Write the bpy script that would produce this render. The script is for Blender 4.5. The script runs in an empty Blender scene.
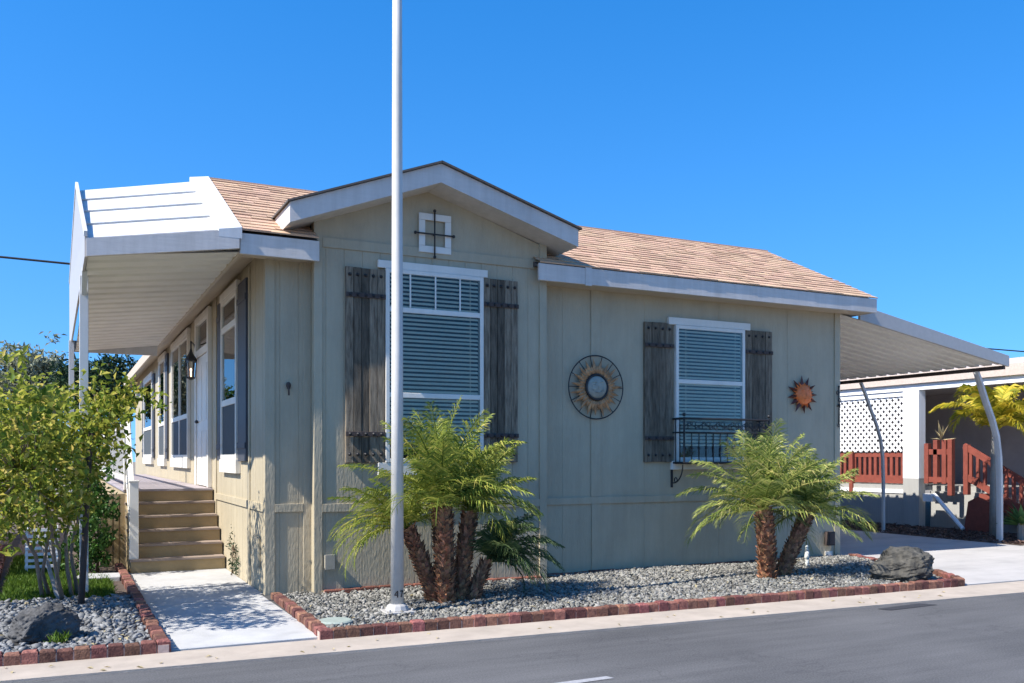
import bpy, math, random
import numpy as np
from mathutils import Vector, Matrix
random.seed(7); rng = np.random.default_rng(7)
S = bpy.context.scene
COL = S.collection
R = math.radians

# ------------------------------------------------------------------ materials
def M(name, col, rough=.7, var=.12, ns=6., bump=0., bs=60., metal=0., isl=0., col2=None, stretch=(1,1,1), spec=.4, hue=0., grime=0., streak=0.):
    m = bpy.data.materials.new(name); m.use_nodes = True
    nt = m.node_tree; N = nt.nodes; L = nt.links
    b = N['Principled BSDF']
    b.inputs['Roughness'].default_value = rough; b.inputs['Metallic'].default_value = metal
    b.inputs['Specular IOR Level'].default_value = spec
    tc = N.new('ShaderNodeTexCoord'); mp = N.new('ShaderNodeMapping'); mp.inputs['Scale'].default_value = stretch
    L.new(tc.outputs['Object'], mp.inputs['Vector'])
    n1 = N.new('ShaderNodeTexNoise'); n1.inputs['Scale'].default_value = ns; n1.inputs['Detail'].default_value = 7; n1.inputs['Roughness'].default_value = .65
    L.new(mp.outputs[0], n1.inputs['Vector'])
    ramp = N.new('ShaderNodeValToRGB'); ramp.color_ramp.elements[0].position = .3; ramp.color_ramp.elements[1].position = .7
    a = [max(0, c*(1-var)) for c in col]; c2 = col2 if col2 else [min(1, c*(1+var)) for c in col]
    if col2: a = list(col)
    ramp.color_ramp.elements[0].color = (*a, 1); ramp.color_ramp.elements[1].color = (*c2, 1)
    L.new(n1.outputs['Fac'], ramp.inputs['Fac'])
    out = ramp.outputs['Color']
    if isl or hue:
        g = N.new('ShaderNodeNewGeometry'); hsv = N.new('ShaderNodeHueSaturation')
        mr = N.new('ShaderNodeMapRange'); mr.inputs['To Min'].default_value = 1-isl; mr.inputs['To Max'].default_value = 1+isl
        L.new(g.outputs['Random Per Island'], mr.inputs['Value']); L.new(mr.outputs[0], hsv.inputs['Value'])
        if hue:
            ml = N.new('ShaderNodeMath'); ml.operation = 'MULTIPLY'; ml.inputs[1].default_value = 7.31
            fr = N.new('ShaderNodeMath'); fr.operation = 'FRACT'
            L.new(g.outputs['Random Per Island'], ml.inputs[0]); L.new(ml.outputs[0], fr.inputs[0])
            m2 = N.new('ShaderNodeMapRange'); m2.inputs['To Min'].default_value = .5-hue; m2.inputs['To Max'].default_value = .5+hue
            L.new(fr.outputs[0], m2.inputs['Value']); L.new(m2.outputs[0], hsv.inputs['Hue'])
        L.new(out, hsv.inputs['Color']); out = hsv.outputs['Color']
    if grime:
        n3 = N.new('ShaderNodeTexNoise'); n3.inputs['Scale'].default_value = 1.3; n3.inputs['Detail'].default_value = 8; n3.inputs['Roughness'].default_value = .7
        L.new(tc.outputs['Object'], n3.inputs['Vector'])
        r3 = N.new('ShaderNodeValToRGB'); r3.color_ramp.elements[0].position = .45; r3.color_ramp.elements[1].position = .75
        r3.color_ramp.elements[0].color = (1,1,1,1); r3.color_ramp.elements[1].color = (1-grime,)*3+(1,)
        L.new(n3.outputs['Fac'], r3.inputs['Fac'])
        mx = N.new('ShaderNodeMixRGB'); mx.blend_type = 'MULTIPLY'; mx.inputs['Fac'].default_value = 1
        L.new(out, mx.inputs[1]); L.new(r3.outputs[0], mx.inputs[2]); out = mx.outputs[0]
    if streak:
        m4 = N.new('ShaderNodeMapping'); m4.inputs['Scale'].default_value = (5.5,5.5,.45); L.new(tc.outputs['Object'], m4.inputs['Vector'])
        n4 = N.new('ShaderNodeTexNoise'); n4.inputs['Scale'].default_value = 1.6; n4.inputs['Detail'].default_value = 9; n4.inputs['Roughness'].default_value = .72; L.new(m4.outputs[0], n4.inputs['Vector'])
        r4 = N.new('ShaderNodeValToRGB'); r4.color_ramp.elements[0].position = .38; r4.color_ramp.elements[1].position = .68
        r4.color_ramp.elements[0].color = (1+streak*.35,)*3+(1,); r4.color_ramp.elements[1].color = (1-streak, 1-streak*1.05, 1-streak*1.2, 1)
        L.new(n4.outputs['Fac'], r4.inputs['Fac'])
        x4 = N.new('ShaderNodeMixRGB'); x4.blend_type = 'MULTIPLY'; x4.inputs['Fac'].default_value = 1
        L.new(out, x4.inputs[1]); L.new(r4.outputs[0], x4.inputs[2]); out = x4.outputs[0]
    L.new(out, b.inputs['Base Color'])
    if bump:
        n2 = N.new('ShaderNodeTexNoise'); n2.inputs['Scale'].default_value = bs; n2.inputs['Detail'].default_value = 6
        L.new(mp.outputs[0], n2.inputs['Vector'])
        bp = N.new('ShaderNodeBump'); bp.inputs['Strength'].default_value = bump; bp.inputs['Distance'].default_value = .02
        L.new(n2.outputs['Fac'], bp.inputs['Height']); L.new(bp.outputs[0], b.inputs['Normal'])
    return m

def leafmat(name, c1, c2, trans=.35, c3=None):
    m = bpy.data.materials.new(name); m.use_nodes = True
    nt = m.node_tree; N = nt.nodes; L = nt.links
    b = N['Principled BSDF']; b.inputs['Roughness'].default_value = .5; b.inputs['Specular IOR Level'].default_value = .18
    g = N.new('ShaderNodeNewGeometry'); r = N.new('ShaderNodeValToRGB')
    r.color_ramp.elements[0].color = (*c1, 1); r.color_ramp.elements[1].color = (*c2, 1)
    if c3:
        e = r.color_ramp.elements.new(.85); e.color = (*c2, 1); r.color_ramp.elements[2].color = (*c3, 1)
    L.new(g.outputs['Random Per Island'], r.inputs['Fac']); L.new(r.outputs[0], b.inputs['Base Color'])
    t = N.new('ShaderNodeBsdfTranslucent'); mx = N.new('ShaderNodeMixShader'); mx.inputs['Fac'].default_value = trans
    L.new(r.outputs[0], t.inputs['Color']); L.new(b.outputs[0], mx.inputs[1]); L.new(t.outputs[0], mx.inputs[2])
    L.new(mx.outputs[0], N['Material Output'].inputs['Surface'])
    return m

def glassmat(name, tint=(.9,.94,.94), ior=1.36):
    m = bpy.data.materials.new(name); m.use_nodes = True
    nt = m.node_tree; N = nt.nodes; L = nt.links
    N.remove(N['Principled BSDF'])
    f = N.new('ShaderNodeFresnel'); f.inputs['IOR'].default_value = ior
    t = N.new('ShaderNodeBsdfTransparent'); t.inputs['Color'].default_value = (*tint, 1)
    g = N.new('ShaderNodeBsdfGlossy'); g.inputs['Roughness'].default_value = .0; g.inputs['Color'].default_value = (.92,.92,.92,1)
    mx = N.new('ShaderNodeMixShader'); L.new(f.outputs[0], mx.inputs['Fac']); L.new(t.outputs[0], mx.inputs[1]); L.new(g.outputs[0], mx.inputs[2])
    L.new(mx.outputs[0], N['Material Output'].inputs['Surface'])
    return m

def asphaltmat():
    m = M('asphalt', (.10,.10,.105), .85, .0, 90, .35, 260)
    nt = m.node_tree; N = nt.nodes; L = nt.links; b = N['Principled BSDF']
    tc = N.new('ShaderNodeTexCoord')
    big = N.new('ShaderNodeTexNoise'); big.inputs['Scale'].default_value = .55; big.inputs['Detail'].default_value = 5; L.new(tc.outputs['Object'], big.inputs['Vector'])
    fine = N.new('ShaderNodeTexNoise'); fine.inputs['Scale'].default_value = 75; fine.inputs['Detail'].default_value = 3; L.new(tc.outputs['Object'], fine.inputs['Vector'])
    mp = N.new('ShaderNodeMapping'); mp.inputs['Scale'].default_value = (.35, 3.2, 1); L.new(tc.outputs['Object'], mp.inputs['Vector'])
    st = N.new('ShaderNodeTexNoise'); st.inputs['Scale'].default_value = 1.6; st.inputs['Detail'].default_value = 8; st.inputs['Roughness'].default_value=.7; L.new(mp.outputs[0], st.inputs['Vector'])
    def mix(a, b_, f):
        x = N.new('ShaderNodeMath'); x.operation = 'MULTIPLY_ADD'; L.new(a, x.inputs[0]); x.inputs[1].default_value = f; x.inputs[2].default_value = 0
        if b_ is not None: L.new(b_, x.inputs[2])
        return x.outputs[0]
    v = mix(big.outputs['Fac'], None, .28); v = mix(fine.outputs['Fac'], v, .45); v = mix(st.outputs['Fac'], v, .30)
    r = N.new('ShaderNodeValToRGB'); r.color_ramp.elements[0].position = .38; r.color_ramp.elements[1].position = .66
    r.color_ramp.elements[0].color = (.052,.052,.054,1); r.color_ramp.elements[1].color = (.135,.133,.134,1)
    L.new(v, r.inputs['Fac'])
    # cracks
    vo = N.new('ShaderNodeTexVoronoi'); vo.feature = 'DISTANCE_TO_EDGE'; vo.inputs['Scale'].default_value = .42
    ns = N.new('ShaderNodeTexNoise'); ns.inputs['Scale'].default_value = 2.2; ns.inputs['Detail'].default_value = 6; L.new(tc.outputs['Object'], ns.inputs['Vector'])
    vm = N.new('ShaderNodeVectorMath'); vm.operation = 'ADD'; L.new(tc.outputs['Object'], vm.inputs[0]); L.new(ns.outputs['Color'], vm.inputs[1]); L.new(vm.outputs[0], vo.inputs['Vector'])
    cr = N.new('ShaderNodeValToRGB'); cr.color_ramp.elements[0].position = .0; cr.color_ramp.elements[1].position = .007
    cr.color_ramp.elements[0].color = (.80,.80,.81,1); cr.color_ramp.elements[1].color = (1,1,1,1); L.new(vo.outputs['Distance'], cr.inputs['Fac'])
    mx = N.new('ShaderNodeMixRGB'); mx.blend_type = 'MULTIPLY'; mx.inputs['Fac'].default_value = 1; L.new(r.outputs[0], mx.inputs[1]); L.new(cr.outputs[0], mx.inputs[2])
    # pale paint specks
    sp = N.new('ShaderNodeTexNoise'); sp.inputs['Scale'].default_value = 3.7; sp.inputs['Detail'].default_value = 2; L.new(mp.outputs[0], sp.inputs['Vector'])
    sr = N.new('ShaderNodeValToRGB'); sr.color_ramp.elements[0].position = .80; sr.color_ramp.elements[1].position = .82; L.new(sp.outputs['Fac'], sr.inputs['Fac'])
    m2 = N.new('ShaderNodeMixRGB'); L.new(sr.outputs[0], m2.inputs['Fac']); L.new(mx.outputs[0], m2.inputs[1]); m2.inputs[2].default_value = (.26,.26,.27,1)
    L.new(m2.outputs[0], b.inputs['Base Color'])
    return m

WALLC = (.425,.363,.25)
mt = dict(
 wall=M('sage_paint', WALLC, .62, .06, 4, .35, 45, stretch=(1,1,.3), grime=.12, streak=.07),
 white=M('white_paint', (.73,.69,.61), .5, .05, 5, .05, 60, grime=.10, streak=.06),
 fascia=M('fascia_paint', (.59,.54,.49), .55, .05, 9, .08, 40, stretch=(.3,.3,3), grime=.12, streak=.12),
 soffit=M('tan_paint', (.50,.42,.32), .6, .06, 4),
 shingle=M('shingle', (.535,.35,.23), .9, .10, 30, .5, 220, isl=.14, hue=.008, grime=.10),
 shingle_dark=M('shingle_edge', (.10,.085,.075), .9, .2, 30, .3, 120),
 awn=M('awning_metal', (.60,.595,.58), .45, .05, 3, spec=.4, grime=.12, streak=.10),
 awn_under=M('awning_underside', (.77,.74,.665), .5, .05, 3, grime=.12),
 galv=M('grey_metal', (.40,.385,.365), .45, .06, 12),
 plank=M('weathered_wood', (.058,.043,.028), .85, .0, 6, .6, 50, isl=.45, col2=(.25,.20,.14), stretch=(6,6,.7)),
 iron=M('black_iron', (.022,.021,.022), .5, .2, 30, .2, 90),
 bronze=M('bronze', (.40,.205,.09), .5, .5, 14, .2, 60, metal=.15),
 moon=M('moon_face', (.20,.22,.20), .5, .0, 9, .3, 30, col2=(.40,.37,.28)),
 orange=M('orange_glaze', (.85,.19,.045), .4, .25, 14, .25, 40),
 ray=M('dark_ray', (.11,.028,.018), .5, .3, 20),
 shutblue=M('slate_paint', (.052,.056,.068), .55, .1, 8, .1, 40),
 dark=M('dark_interior', (.02,.022,.024), .8),
 screen=M('insect_screen', (.06,.07,.075), .8),
 blind=M('blind_slat', (.92,.79,.60), .5, .04, 5),
 tread=M('tread_wood', (.27,.21,.17), .75, .15, 12, .15, 60, stretch=(1,6,6), isl=.1),
 riser=M('riser_paint', (.33,.24,.12), .65, .10, 6, .1, 50),
 deck=M('deck_boards', (.33,.29,.30), .75, .1, 12, .15, 50, isl=.1),
 tan=M('tan_panel', (.43,.33,.19), .7, .12, 5, .1, 40),
 concrete=M('concrete', (.43,.425,.415), .88, .10, 3.5, .4, 110, grime=.22),
 drive=M('driveway_concrete', (.42,.40,.38), .88, .08, 1.2, .35, 110, stretch=(.5,2,1), grime=.22),
 gutter=M('gutter_concrete', (.40,.34,.28), .88, .12, 3.2, .35, 120, grime=.22),
 soil=M('soil', (.085,.062,.048), .95, .3, 14, .6, 40),
 ground=M('dry_ground', (.20,.17,.13), .95, .2, 2, .4, 20),
 underlay=M('gravel_dust', (.07,.07,.068), .95, .25, 40, .6, 80),
 pebble=M('pale_pebble', (.185,.178,.158), .8, .12, 60, isl=.6, hue=.02),
 pebble_dark=M('slate_pebble', (.17,.172,.172), .7, .12, 60, isl=.42, hue=.02),
 brick=M('brick', (.085,.030,.026), .88, .0, 30, .6, 70, isl=.5, hue=.02, col2=(.27,.115,.08)),
 brick_dark=M('brick_dark', (.20,.075,.05), .85, .3, 22, .5, 90, isl=.35),
 mortar=M('mortar', (.50,.37,.31), .9, .15, 30, .3, 100),
 rock=M('dark_rock', (.024,.023,.022), .85, .0, 8, 1.0, 18, col2=(.115,.112,.108)),
 rock2=M('mottled_rock', (.016,.016,.015), .85, .0, 7, 1.0, 22, col2=(.115,.105,.085)),
 pole=M('pole_paint', (.57,.55,.51), .45, .05, 9, spec=.4, grime=.12, streak=.14),
 bark=M('bark', (.16,.105,.065), .9, .3, 20, .7, 60, stretch=(1,1,.3)),
 palmbark=M('palm_bark', (.30,.145,.075), .9, .4, 25, .6, 80, isl=.6, hue=.012),
 treebark=M('light_bark', (.25,.20,.155), .9, .3, 20, .6, 60, stretch=(1,1,.3)),
 greybark=M('grey_bark', (.23,.215,.19), .9, .2, 18, .5, 60, stretch=(1,1,.3)),
 weather=M('grey_board', (.33,.31,.30), .85, .2, 10, .4, 40, stretch=(6,6,.5)),
 stake=M('stake_wood', (.07,.05,.042), .8, .3, 12, .3, 40, stretch=(4,4,.4)),
 redwood=M('red_stain', (.215,.054,.036), .65, .18, 10, .15, 40, isl=.14),
 nwhite=M('neighbour_white', (.78,.78,.78), .5, .04, 5),
 ngrey=M('neighbour_grey', (.34,.335,.315), .7, .08, 5, .15, 40, stretch=(6,6,.4)),
 nroof=M('neighbour_roof', (.50,.41,.35), .9, .12, 20, .4, 60),
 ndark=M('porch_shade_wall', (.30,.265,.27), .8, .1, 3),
 rust=M('rust_stain', (.15,.09,.06), .9),
 rubber=M('cable_rubber', (.02,.02,.022), .6),
 lid=M('green_lid', (.27,.31,.27), .7, .1, 20),
 plastic=M('white_plastic', (.75,.74,.66), .5, .1, 20),
 pboxm=M('beige_box', (.33,.30,.235), .5, .1, 10),
 number=M('number_ink', (.025,.022,.022), .6),
 asphalt=asphaltmat(),
 patch=M('dark_road_mark', (.035,.035,.04), .8, .2, 40, .3, 160),
 glass=glassmat('window_glass'),
 lampglass=glassmat('lantern_glass', (.95,.93,.88), 1.4),
 citrus=leafmat('tree_leaf', (.09,.16,.02), (.40,.40,.06), .45, (.58,.46,.13)),
 shrub=leafmat('shrub_leaf', (.025,.07,.014), (.075,.16,.03), .3),
 greytree=leafmat('grey_leaf', (.13,.15,.10), (.32,.34,.23), .35, (.44,.43,.33)),
 conifer=leafmat('dark_leaf', (.014,.035,.018), (.04,.075,.03), .15),
 palm=leafmat('palm_leaf', (.11,.18,.03), (.40,.42,.08), .42, (.58,.50,.14)),
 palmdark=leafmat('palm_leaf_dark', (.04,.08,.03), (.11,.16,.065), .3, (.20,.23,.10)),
 palmpale=leafmat('palm_leaf_pale', (.12,.19,.035), (.40,.42,.12), .4, (.58,.50,.20)),
 golden=leafmat('golden_leaf', (.20,.23,.02), (.62,.48,.045), .4, (.70,.55,.10)),
 agave=leafmat('agave_leaf', (.06,.14,.05), (.16,.28,.09), .15, (.45,.42,.15)),
 grass=leafmat('grass_blade', (.05,.11,.012), (.13,.20,.025), .35),
 straw=leafmat('dry_leaf', (.36,.30,.17), (.5,.42,.25), .2),
 flame=None,
)
def flamemat():
    m = bpy.data.materials.new('lamp_bulb'); m.use_nodes = True
    b = m.node_tree.nodes['Principled BSDF']; b.inputs['Emission Color'].default_value = (1,.6,.4,1); b.inputs['Emission Strength'].default_value = 2.; b.inputs['Base Color'].default_value=(.8,.6,.5,1)
    return m
mt['flame'] = flamemat()

# ------------------------------------------------------------------ mesh builder
def root_off(p):
    o = Vector((0,0,0))
    while p is not None: o += p.location; p = p.parent
    return o

class MB:
    def __init__(s): s.v = []; s.f = []; s.mi = []; s.cur = 0
    def add(s, vs, fs):
        n = len(s.v); s.v += [tuple(v) for v in vs]; s.f += [tuple(i+n for i in f) for f in fs]; s.mi += [s.cur]*len(fs); return s
    def box(s, x0, x1, y0, y1, z0, z1):
        return s.add([(x0,y0,z0),(x1,y0,z0),(x1,y1,z0),(x0,y1,z0),(x0,y0,z1),(x1,y0,z1),(x1,y1,z1),(x0,y1,z1)],
              [(0,3,2,1),(4,5,6,7),(0,1,5,4),(1,2,6,5),(2,3,7,6),(3,0,4,7)])
    def obox(s, c, ax, ay, az):          # centre and three half vectors
        c = Vector(c); ax = Vector(ax); ay = Vector(ay); az = Vector(az)
        vs = [c+sx*ax+sy*ay+sz*az for sz in (-1,1) for sx,sy in ((-1,-1),(1,-1),(1,1),(-1,1))]
        return s.add(vs, [(0,3,2,1),(4,5,6,7),(0,1,5,4),(1,2,6,5),(2,3,7,6),(3,0,4,7)])
    def bar(s, a, b, w, h, up=(0,0,1)):
        a = Vector(a); b = Vector(b); d = b-a; L = d.length; d.normalize(); up = Vector(up)
        if abs(d.dot(up)) > .99: up = Vector((0,1,0))
        sx = d.cross(up).normalized(); sz = sx.cross(d).normalized()
        return s.obox((a+b)/2, d*L/2, sx*w/2, sz*h/2)
    def prism(s, poly, axis, a, b):      # polygon in the two other axes (x,y / x,z / y,z order), extruded along axis
        n = len(poly)
        def P(p, t):
            if axis == 'z': return (p[0], p[1], t)
            if axis == 'y': return (p[0], t, p[1])
            return (t, p[0], p[1])
        vs = [P(p, a) for p in poly]+[P(p, b) for p in poly]
        fs = [tuple(range(n))[::-1], tuple(range(n, 2*n))]+[(i, (i+1)%n, n+(i+1)%n, n+i) for i in range(n)]
        return s.add(vs, fs)
    def tube(s, pts, rad, n=8, cap=True):
        pts = [Vector(p) for p in pts]; k = len(pts)
        if not hasattr(rad, '__len__'): rad = [rad]*k
        vs = []; ref = None
        for i, p in enumerate(pts):
            t = (pts[min(i+1,k-1)]-pts[max(i-1,0)]).normalized()
            if ref is None:
                ref = t.cross(Vector((0,0,1)));
                if ref.length < .05: ref = t.cross(Vector((0,1,0)))
            ref = (ref - t*ref.dot(t)).normalized(); b = t.cross(ref)
            for j in range(n):
                a = 2*math.pi*j/n; vs.append(p+rad[i]*(math.cos(a)*ref+math.sin(a)*b))
        fs = [(i*n+j, i*n+(j+1)%n, (i+1)*n+(j+1)%n, (i+1)*n+j) for i in range(k-1) for j in range(n)]
        if cap: fs += [tuple(range(n))[::-1], tuple((k-1)*n+j for j in range(n))]
        return s.add(vs, fs)
    def ring(s, c, ax, ay, r, rad, n=48, m=6):
        c = Vector(c); ax = Vector(ax); ay = Vector(ay); az = ax.cross(ay).normalized(); vs = []
        for i in range(n):
            a = 2*math.pi*i/n; d = math.cos(a)*ax+math.sin(a)*ay
            for j in range(m):
                t = 2*math.pi*j/m; vs.append(c+d*(r+rad*math.cos(t))+az*rad*math.sin(t))
        return s.add(vs, [(i*m+j, i*m+(j+1)%m, ((i+1)%n)*m+(j+1)%m, ((i+1)%n)*m+j) for i in range(n) for j in range(m)])
    def dome(s, c, ax, ay, az, r, h, n=24, k=5):   # flattened dome, az the outward axis
        c = Vector(c); ax = Vector(ax); ay = Vector(ay); az = Vector(az); vs = [c+az*h]
        for i in range(1, k+1):
            t = i/k*math.pi/2
            for j in range(n):
                a = 2*math.pi*j/n; vs.append(c+az*h*math.cos(t)+(ax*math.cos(a)+ay*math.sin(a))*r*math.sin(t))
        fs = [(0, 1+j, 1+(j+1)%n) for j in range(n)]
        for i in range(k-1):
            fs += [(1+i*n+j, 1+(i+1)*n+j, 1+(i+1)*n+(j+1)%n, 1+i*n+(j+1)%n) for j in range(n)]
        fs.append(tuple(1+(k-1)*n+j for j in range(n)))
        return s.add(vs, fs)
    def ball(s, c, r, n=10, k=6, sc=(1,1,1)):
        vs = []; c = Vector(c)
        for i in range(k+1):
            t = math.pi*i/k
            for j in range(n):
                a = 2*math.pi*j/n; vs.append(c+Vector((r*sc[0]*math.sin(t)*math.cos(a), r*sc[1]*math.sin(t)*math.sin(a), r*sc[2]*math.cos(t))))
        return s.add(vs, [(i*n+j, (i+1)*n+j, (i+1)*n+(j+1)%n, i*n+(j+1)%n) for i in range(k) for j in range(n)])
    def build(s, name, mats, parent=None, bevel=0., smooth=False, origin=None, label=None):
        off = root_off(parent) if parent is not None else Vector(origin or (0,0,0))
        me = bpy.data.meshes.new(name)
        me.from_pydata([(v[0]-off.x, v[1]-off.y, v[2]-off.z) for v in s.v], [], s.f)
        if not isinstance(mats, (list, tuple)): mats = [mats]
        for m in mats: me.materials.append(mt[m] if isinstance(m, str) else m)
        if len(mats) > 1: me.polygons.foreach_set('material_index', s.mi)
        if smooth: me.polygons.foreach_set('use_smooth', [True]*len(me.polygons))
        me.update()
        o = bpy.data.objects.new(name, me); COL.objects.link(o)
        if parent is not None: o.parent = parent
        else: o.location = off
        if bevel:
            b = o.modifiers.new('bevel', 'BEVEL'); b.width = bevel; b.segments = 2; b.limit_method = 'ANGLE'
        if label: o['label'] = label
        return o

def np_mesh(name, V, Fc, mat, parent=None, origin=None, smooth=False):
    off = root_off(parent) if parent is not None else Vector(origin or (0,0,0))
    V = np.asarray(V, dtype=np.float32)-np.array(off, dtype=np.float32); Fc = np.asarray(Fc, dtype=np.int32)
    me = bpy.data.meshes.new(name); k = Fc.shape[1]
    me.vertices.add(len(V)); me.vertices.foreach_set('co', V.ravel())
    me.loops.add(Fc.size); me.loops.foreach_set('vertex_index', Fc.ravel())
    me.polygons.add(len(Fc)); me.polygons.foreach_set('loop_start', np.arange(0, Fc.size, k, dtype=np.int32))
    if smooth: me.polygons.foreach_set('use_smooth', np.ones(len(Fc), dtype=bool))
    me.materials.append(mt[mat]); me.update(calc_edges=True)
    o = bpy.data.objects.new(name, me); COL.objects.link(o)
    if parent is not None: o.parent = parent
    else: o.location = off
    return o

def thing(name, label, cat, loc=(0,0,0), group=None):
    o = bpy.data.objects.new(name, None); COL.objects.link(o); o.location = loc; o.empty_display_size = .2
    o['label'] = label; o['category'] = cat
    if group: o['group'] = group
    return o
def tag(o, label, cat, group=None):
    o['label'] = label; o['category'] = cat
    if group: o['group'] = group
    return o
def struct(o): o['kind'] = 'structure'; return o
def stuff(o, label, cat): o['kind'] = 'stuff'; o['label'] = label; o['category'] = cat; return o

def inpoly(x, y, poly):
    r = np.zeros(len(x), bool); n = len(poly); j = n-1
    for i in range(n):
        xi, yi = poly[i]; xj, yj = poly[j]
        c = ((yi > y) != (yj > y)) & (x < (xj-xi)*(y-yi)/(yj-yi+1e-12)+xi); r ^= c; j = i
    return r

# ------------------------------------------------------------------ leaves
def leaves(P, D, Nrm, Ln, Wd, fold=.25):
    """folded diamond leaves: base point, direction, normal, length, width"""
    P = np.asarray(P); D = D/np.linalg.norm(D, axis=1, keepdims=True)
    Sd = np.cross(D, Nrm); Sd /= np.linalg.norm(Sd, axis=1, keepdims=True)+1e-9
    Up = np.cross(Sd, D); Ln = Ln[:,None]; Wd = Wd[:,None]
    base = P; tip = P+D*Ln-Up*Ln*.12; mid = P+D*Ln*.45
    l = mid+Sd*Wd*.5+Up*Wd*fold; r = mid-Sd*Wd*.5+Up*Wd*fold
    V = np.stack([base, l, tip, r], 1).reshape(-1, 3); n = len(P); i = np.arange(n)[:,None]*4
    F_ = np.concatenate([i+np.array([[0,2,1]]), i+np.array([[0,3,2]])], 0)
    return V, F_
def randdir(n):
    v = rng.normal(size=(n,3)); return v/np.linalg.norm(v, axis=1, keepdims=True)
def crown_leaves(tips, n, spread, ln, wd, upbias=.5):
    tips = np.asarray(tips); k = rng.integers(0, len(tips), n)
    P = tips[k]+rng.normal(size=(n,3))*np.asarray(spread)
    D = randdir(n)+np.array([0,0,-.25]); Nn = randdir(n)*.9+np.array([0,0,upbias+.4])
    L_ = ln*rng.uniform(.45,1.35,n); W_ = wd*rng.uniform(.7,1.2,n)
    return leaves(P, D, Nn, L_, W_)

def make_tree(name, label, cat, base, trunks, clumps, n, spread, ln, wd, leafm, barkm, group=None, twigs=True, tr=.05):
    t = thing(name, label, cat, base, group)
    for tk in trunks:
        m = MB(); k = len(tk); m.tube(tk, [tr*(1-.55*i/(k-1)) for i in range(k)], 8); m.build('trunk', barkm, t, smooth=True)
    m = MB(); ends = [tk[-1] for tk in trunks]
    for c in clumps:
        e = min(ends, key=lambda q: (Vector(q)-Vector(c)).length); mid = (Vector(e)*.5+Vector(c)*.5)+Vector((random.uniform(-.06,.06),random.uniform(-.06,.06),-.03))
        m.tube([e, mid, c], [tr*.42, tr*.3, tr*.1], 5)
    m.build('branches', barkm, t, smooth=True)
    tips = []
    for c in clumps:
        for _ in range(6): tips.append([c[i]+random.gauss(0, spread[i]*1.1) for i in range(3)])
    V, F_ = crown_leaves(tips, n, [s*.42 for s in spread], ln, wd)
    np_mesh('crown', V, F_, leafm, t)
    return t

# ------------------------------------------------------------------ palms
def frond_geo(base, az, el, length, droop, nl, ll, lw, twist=0.):
    """rachis points and leaflet strips; returns (rachis pts, V, F)"""
    pts = []; p = Vector(base); k = 14; e = el; hd = Vector((math.cos(az), math.sin(az), 0))
    for i in range(k+1):
        pts.append(p.copy()); t = i/k
        e2 = el-droop*(t**1.4); d = hd*math.cos(e2)+Vector((0,0,math.sin(e2))); p = p+d*(length/k)
    side = Vector((-math.sin(az), math.cos(az), 0)); V = []; F_ = []
    for i in range(nl):
        t = .14+.86*(i+.5)/nl; fi = t*k; a = min(int(fi), k-1); q = pts[a].lerp(pts[a+1], fi-a); tg = (pts[a+1]-pts[a]).normalized()
        up = side.cross(tg).normalized()*-1
        if up.z < 0: up = -up
        L_ = ll*(math.sin(math.pi*min(1, .18+.78*t))**.7)*random.uniform(.85,1.12)
        for sg in (-1, 1):
            th = R(72-42*t+random.uniform(-9,9)); dv = tg*math.cos(th)+side*sg*math.sin(th)+up*random.uniform(.02,.38)
            dv.normalize(); wv = tg*lw*.5*math.sin(th)+Vector((0,0,lw*.2))
            m1 = q+dv*L_*.5; d2 = (dv+Vector((0,0,-.85*random.uniform(.4,1.5)))).normalized(); tp = m1+d2*L_*.5
            b = len(V); V += [q-wv*.5, q+wv*.5, m1+wv, m1-wv, tp]
            F_ += [(b, b+1, b+2), (b, b+2, b+3), (b+3, b+2, b+4)]
    return pts, V, F_
def make_crown(parent, base, n, length, leafm, ll=.23, lw=.015, els=(80,-25), azr=None, droop=(1.0,1.7), label=None, nl=46):
    V = []; F_ = []; m = MB()
    for i in range(n):
        az = i*2.39996+random.uniform(-.25,.25)
        if azr: az = random.uniform(*azr)
        f = (i+.5)/n; el = R(els[0]+(els[1]-els[0])*f+random.uniform(-8,8))
        L_ = length*random.uniform(.82,1.1)*(1. if f > .15 else .8)
        pts, v, fc = frond_geo(base, az, el, L_, random.uniform(*droop)*(.35+.85*f), nl, ll, lw)
        o = len(V); V += v; F_ += [tuple(a+o for a in q) for q in fc]
        m.tube(pts, [.011-.008*j/14 for j in range(15)], 4)
    nV = len(V)
    V = np.array([tuple(v) for v in V]); 
    mv = np.array([tuple(v) for v in m.v]); 
    tri = []
    for q in m.f:
        for j in range(1, len(q)-1): tri.append((q[0]+nV, q[j]+nV, q[j+1]+nV))
    o = np_mesh('crown', np.concatenate([V, mv]), np.array(F_+tri), leafm, parent)
    if label: o['label'] = label
    return o
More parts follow.
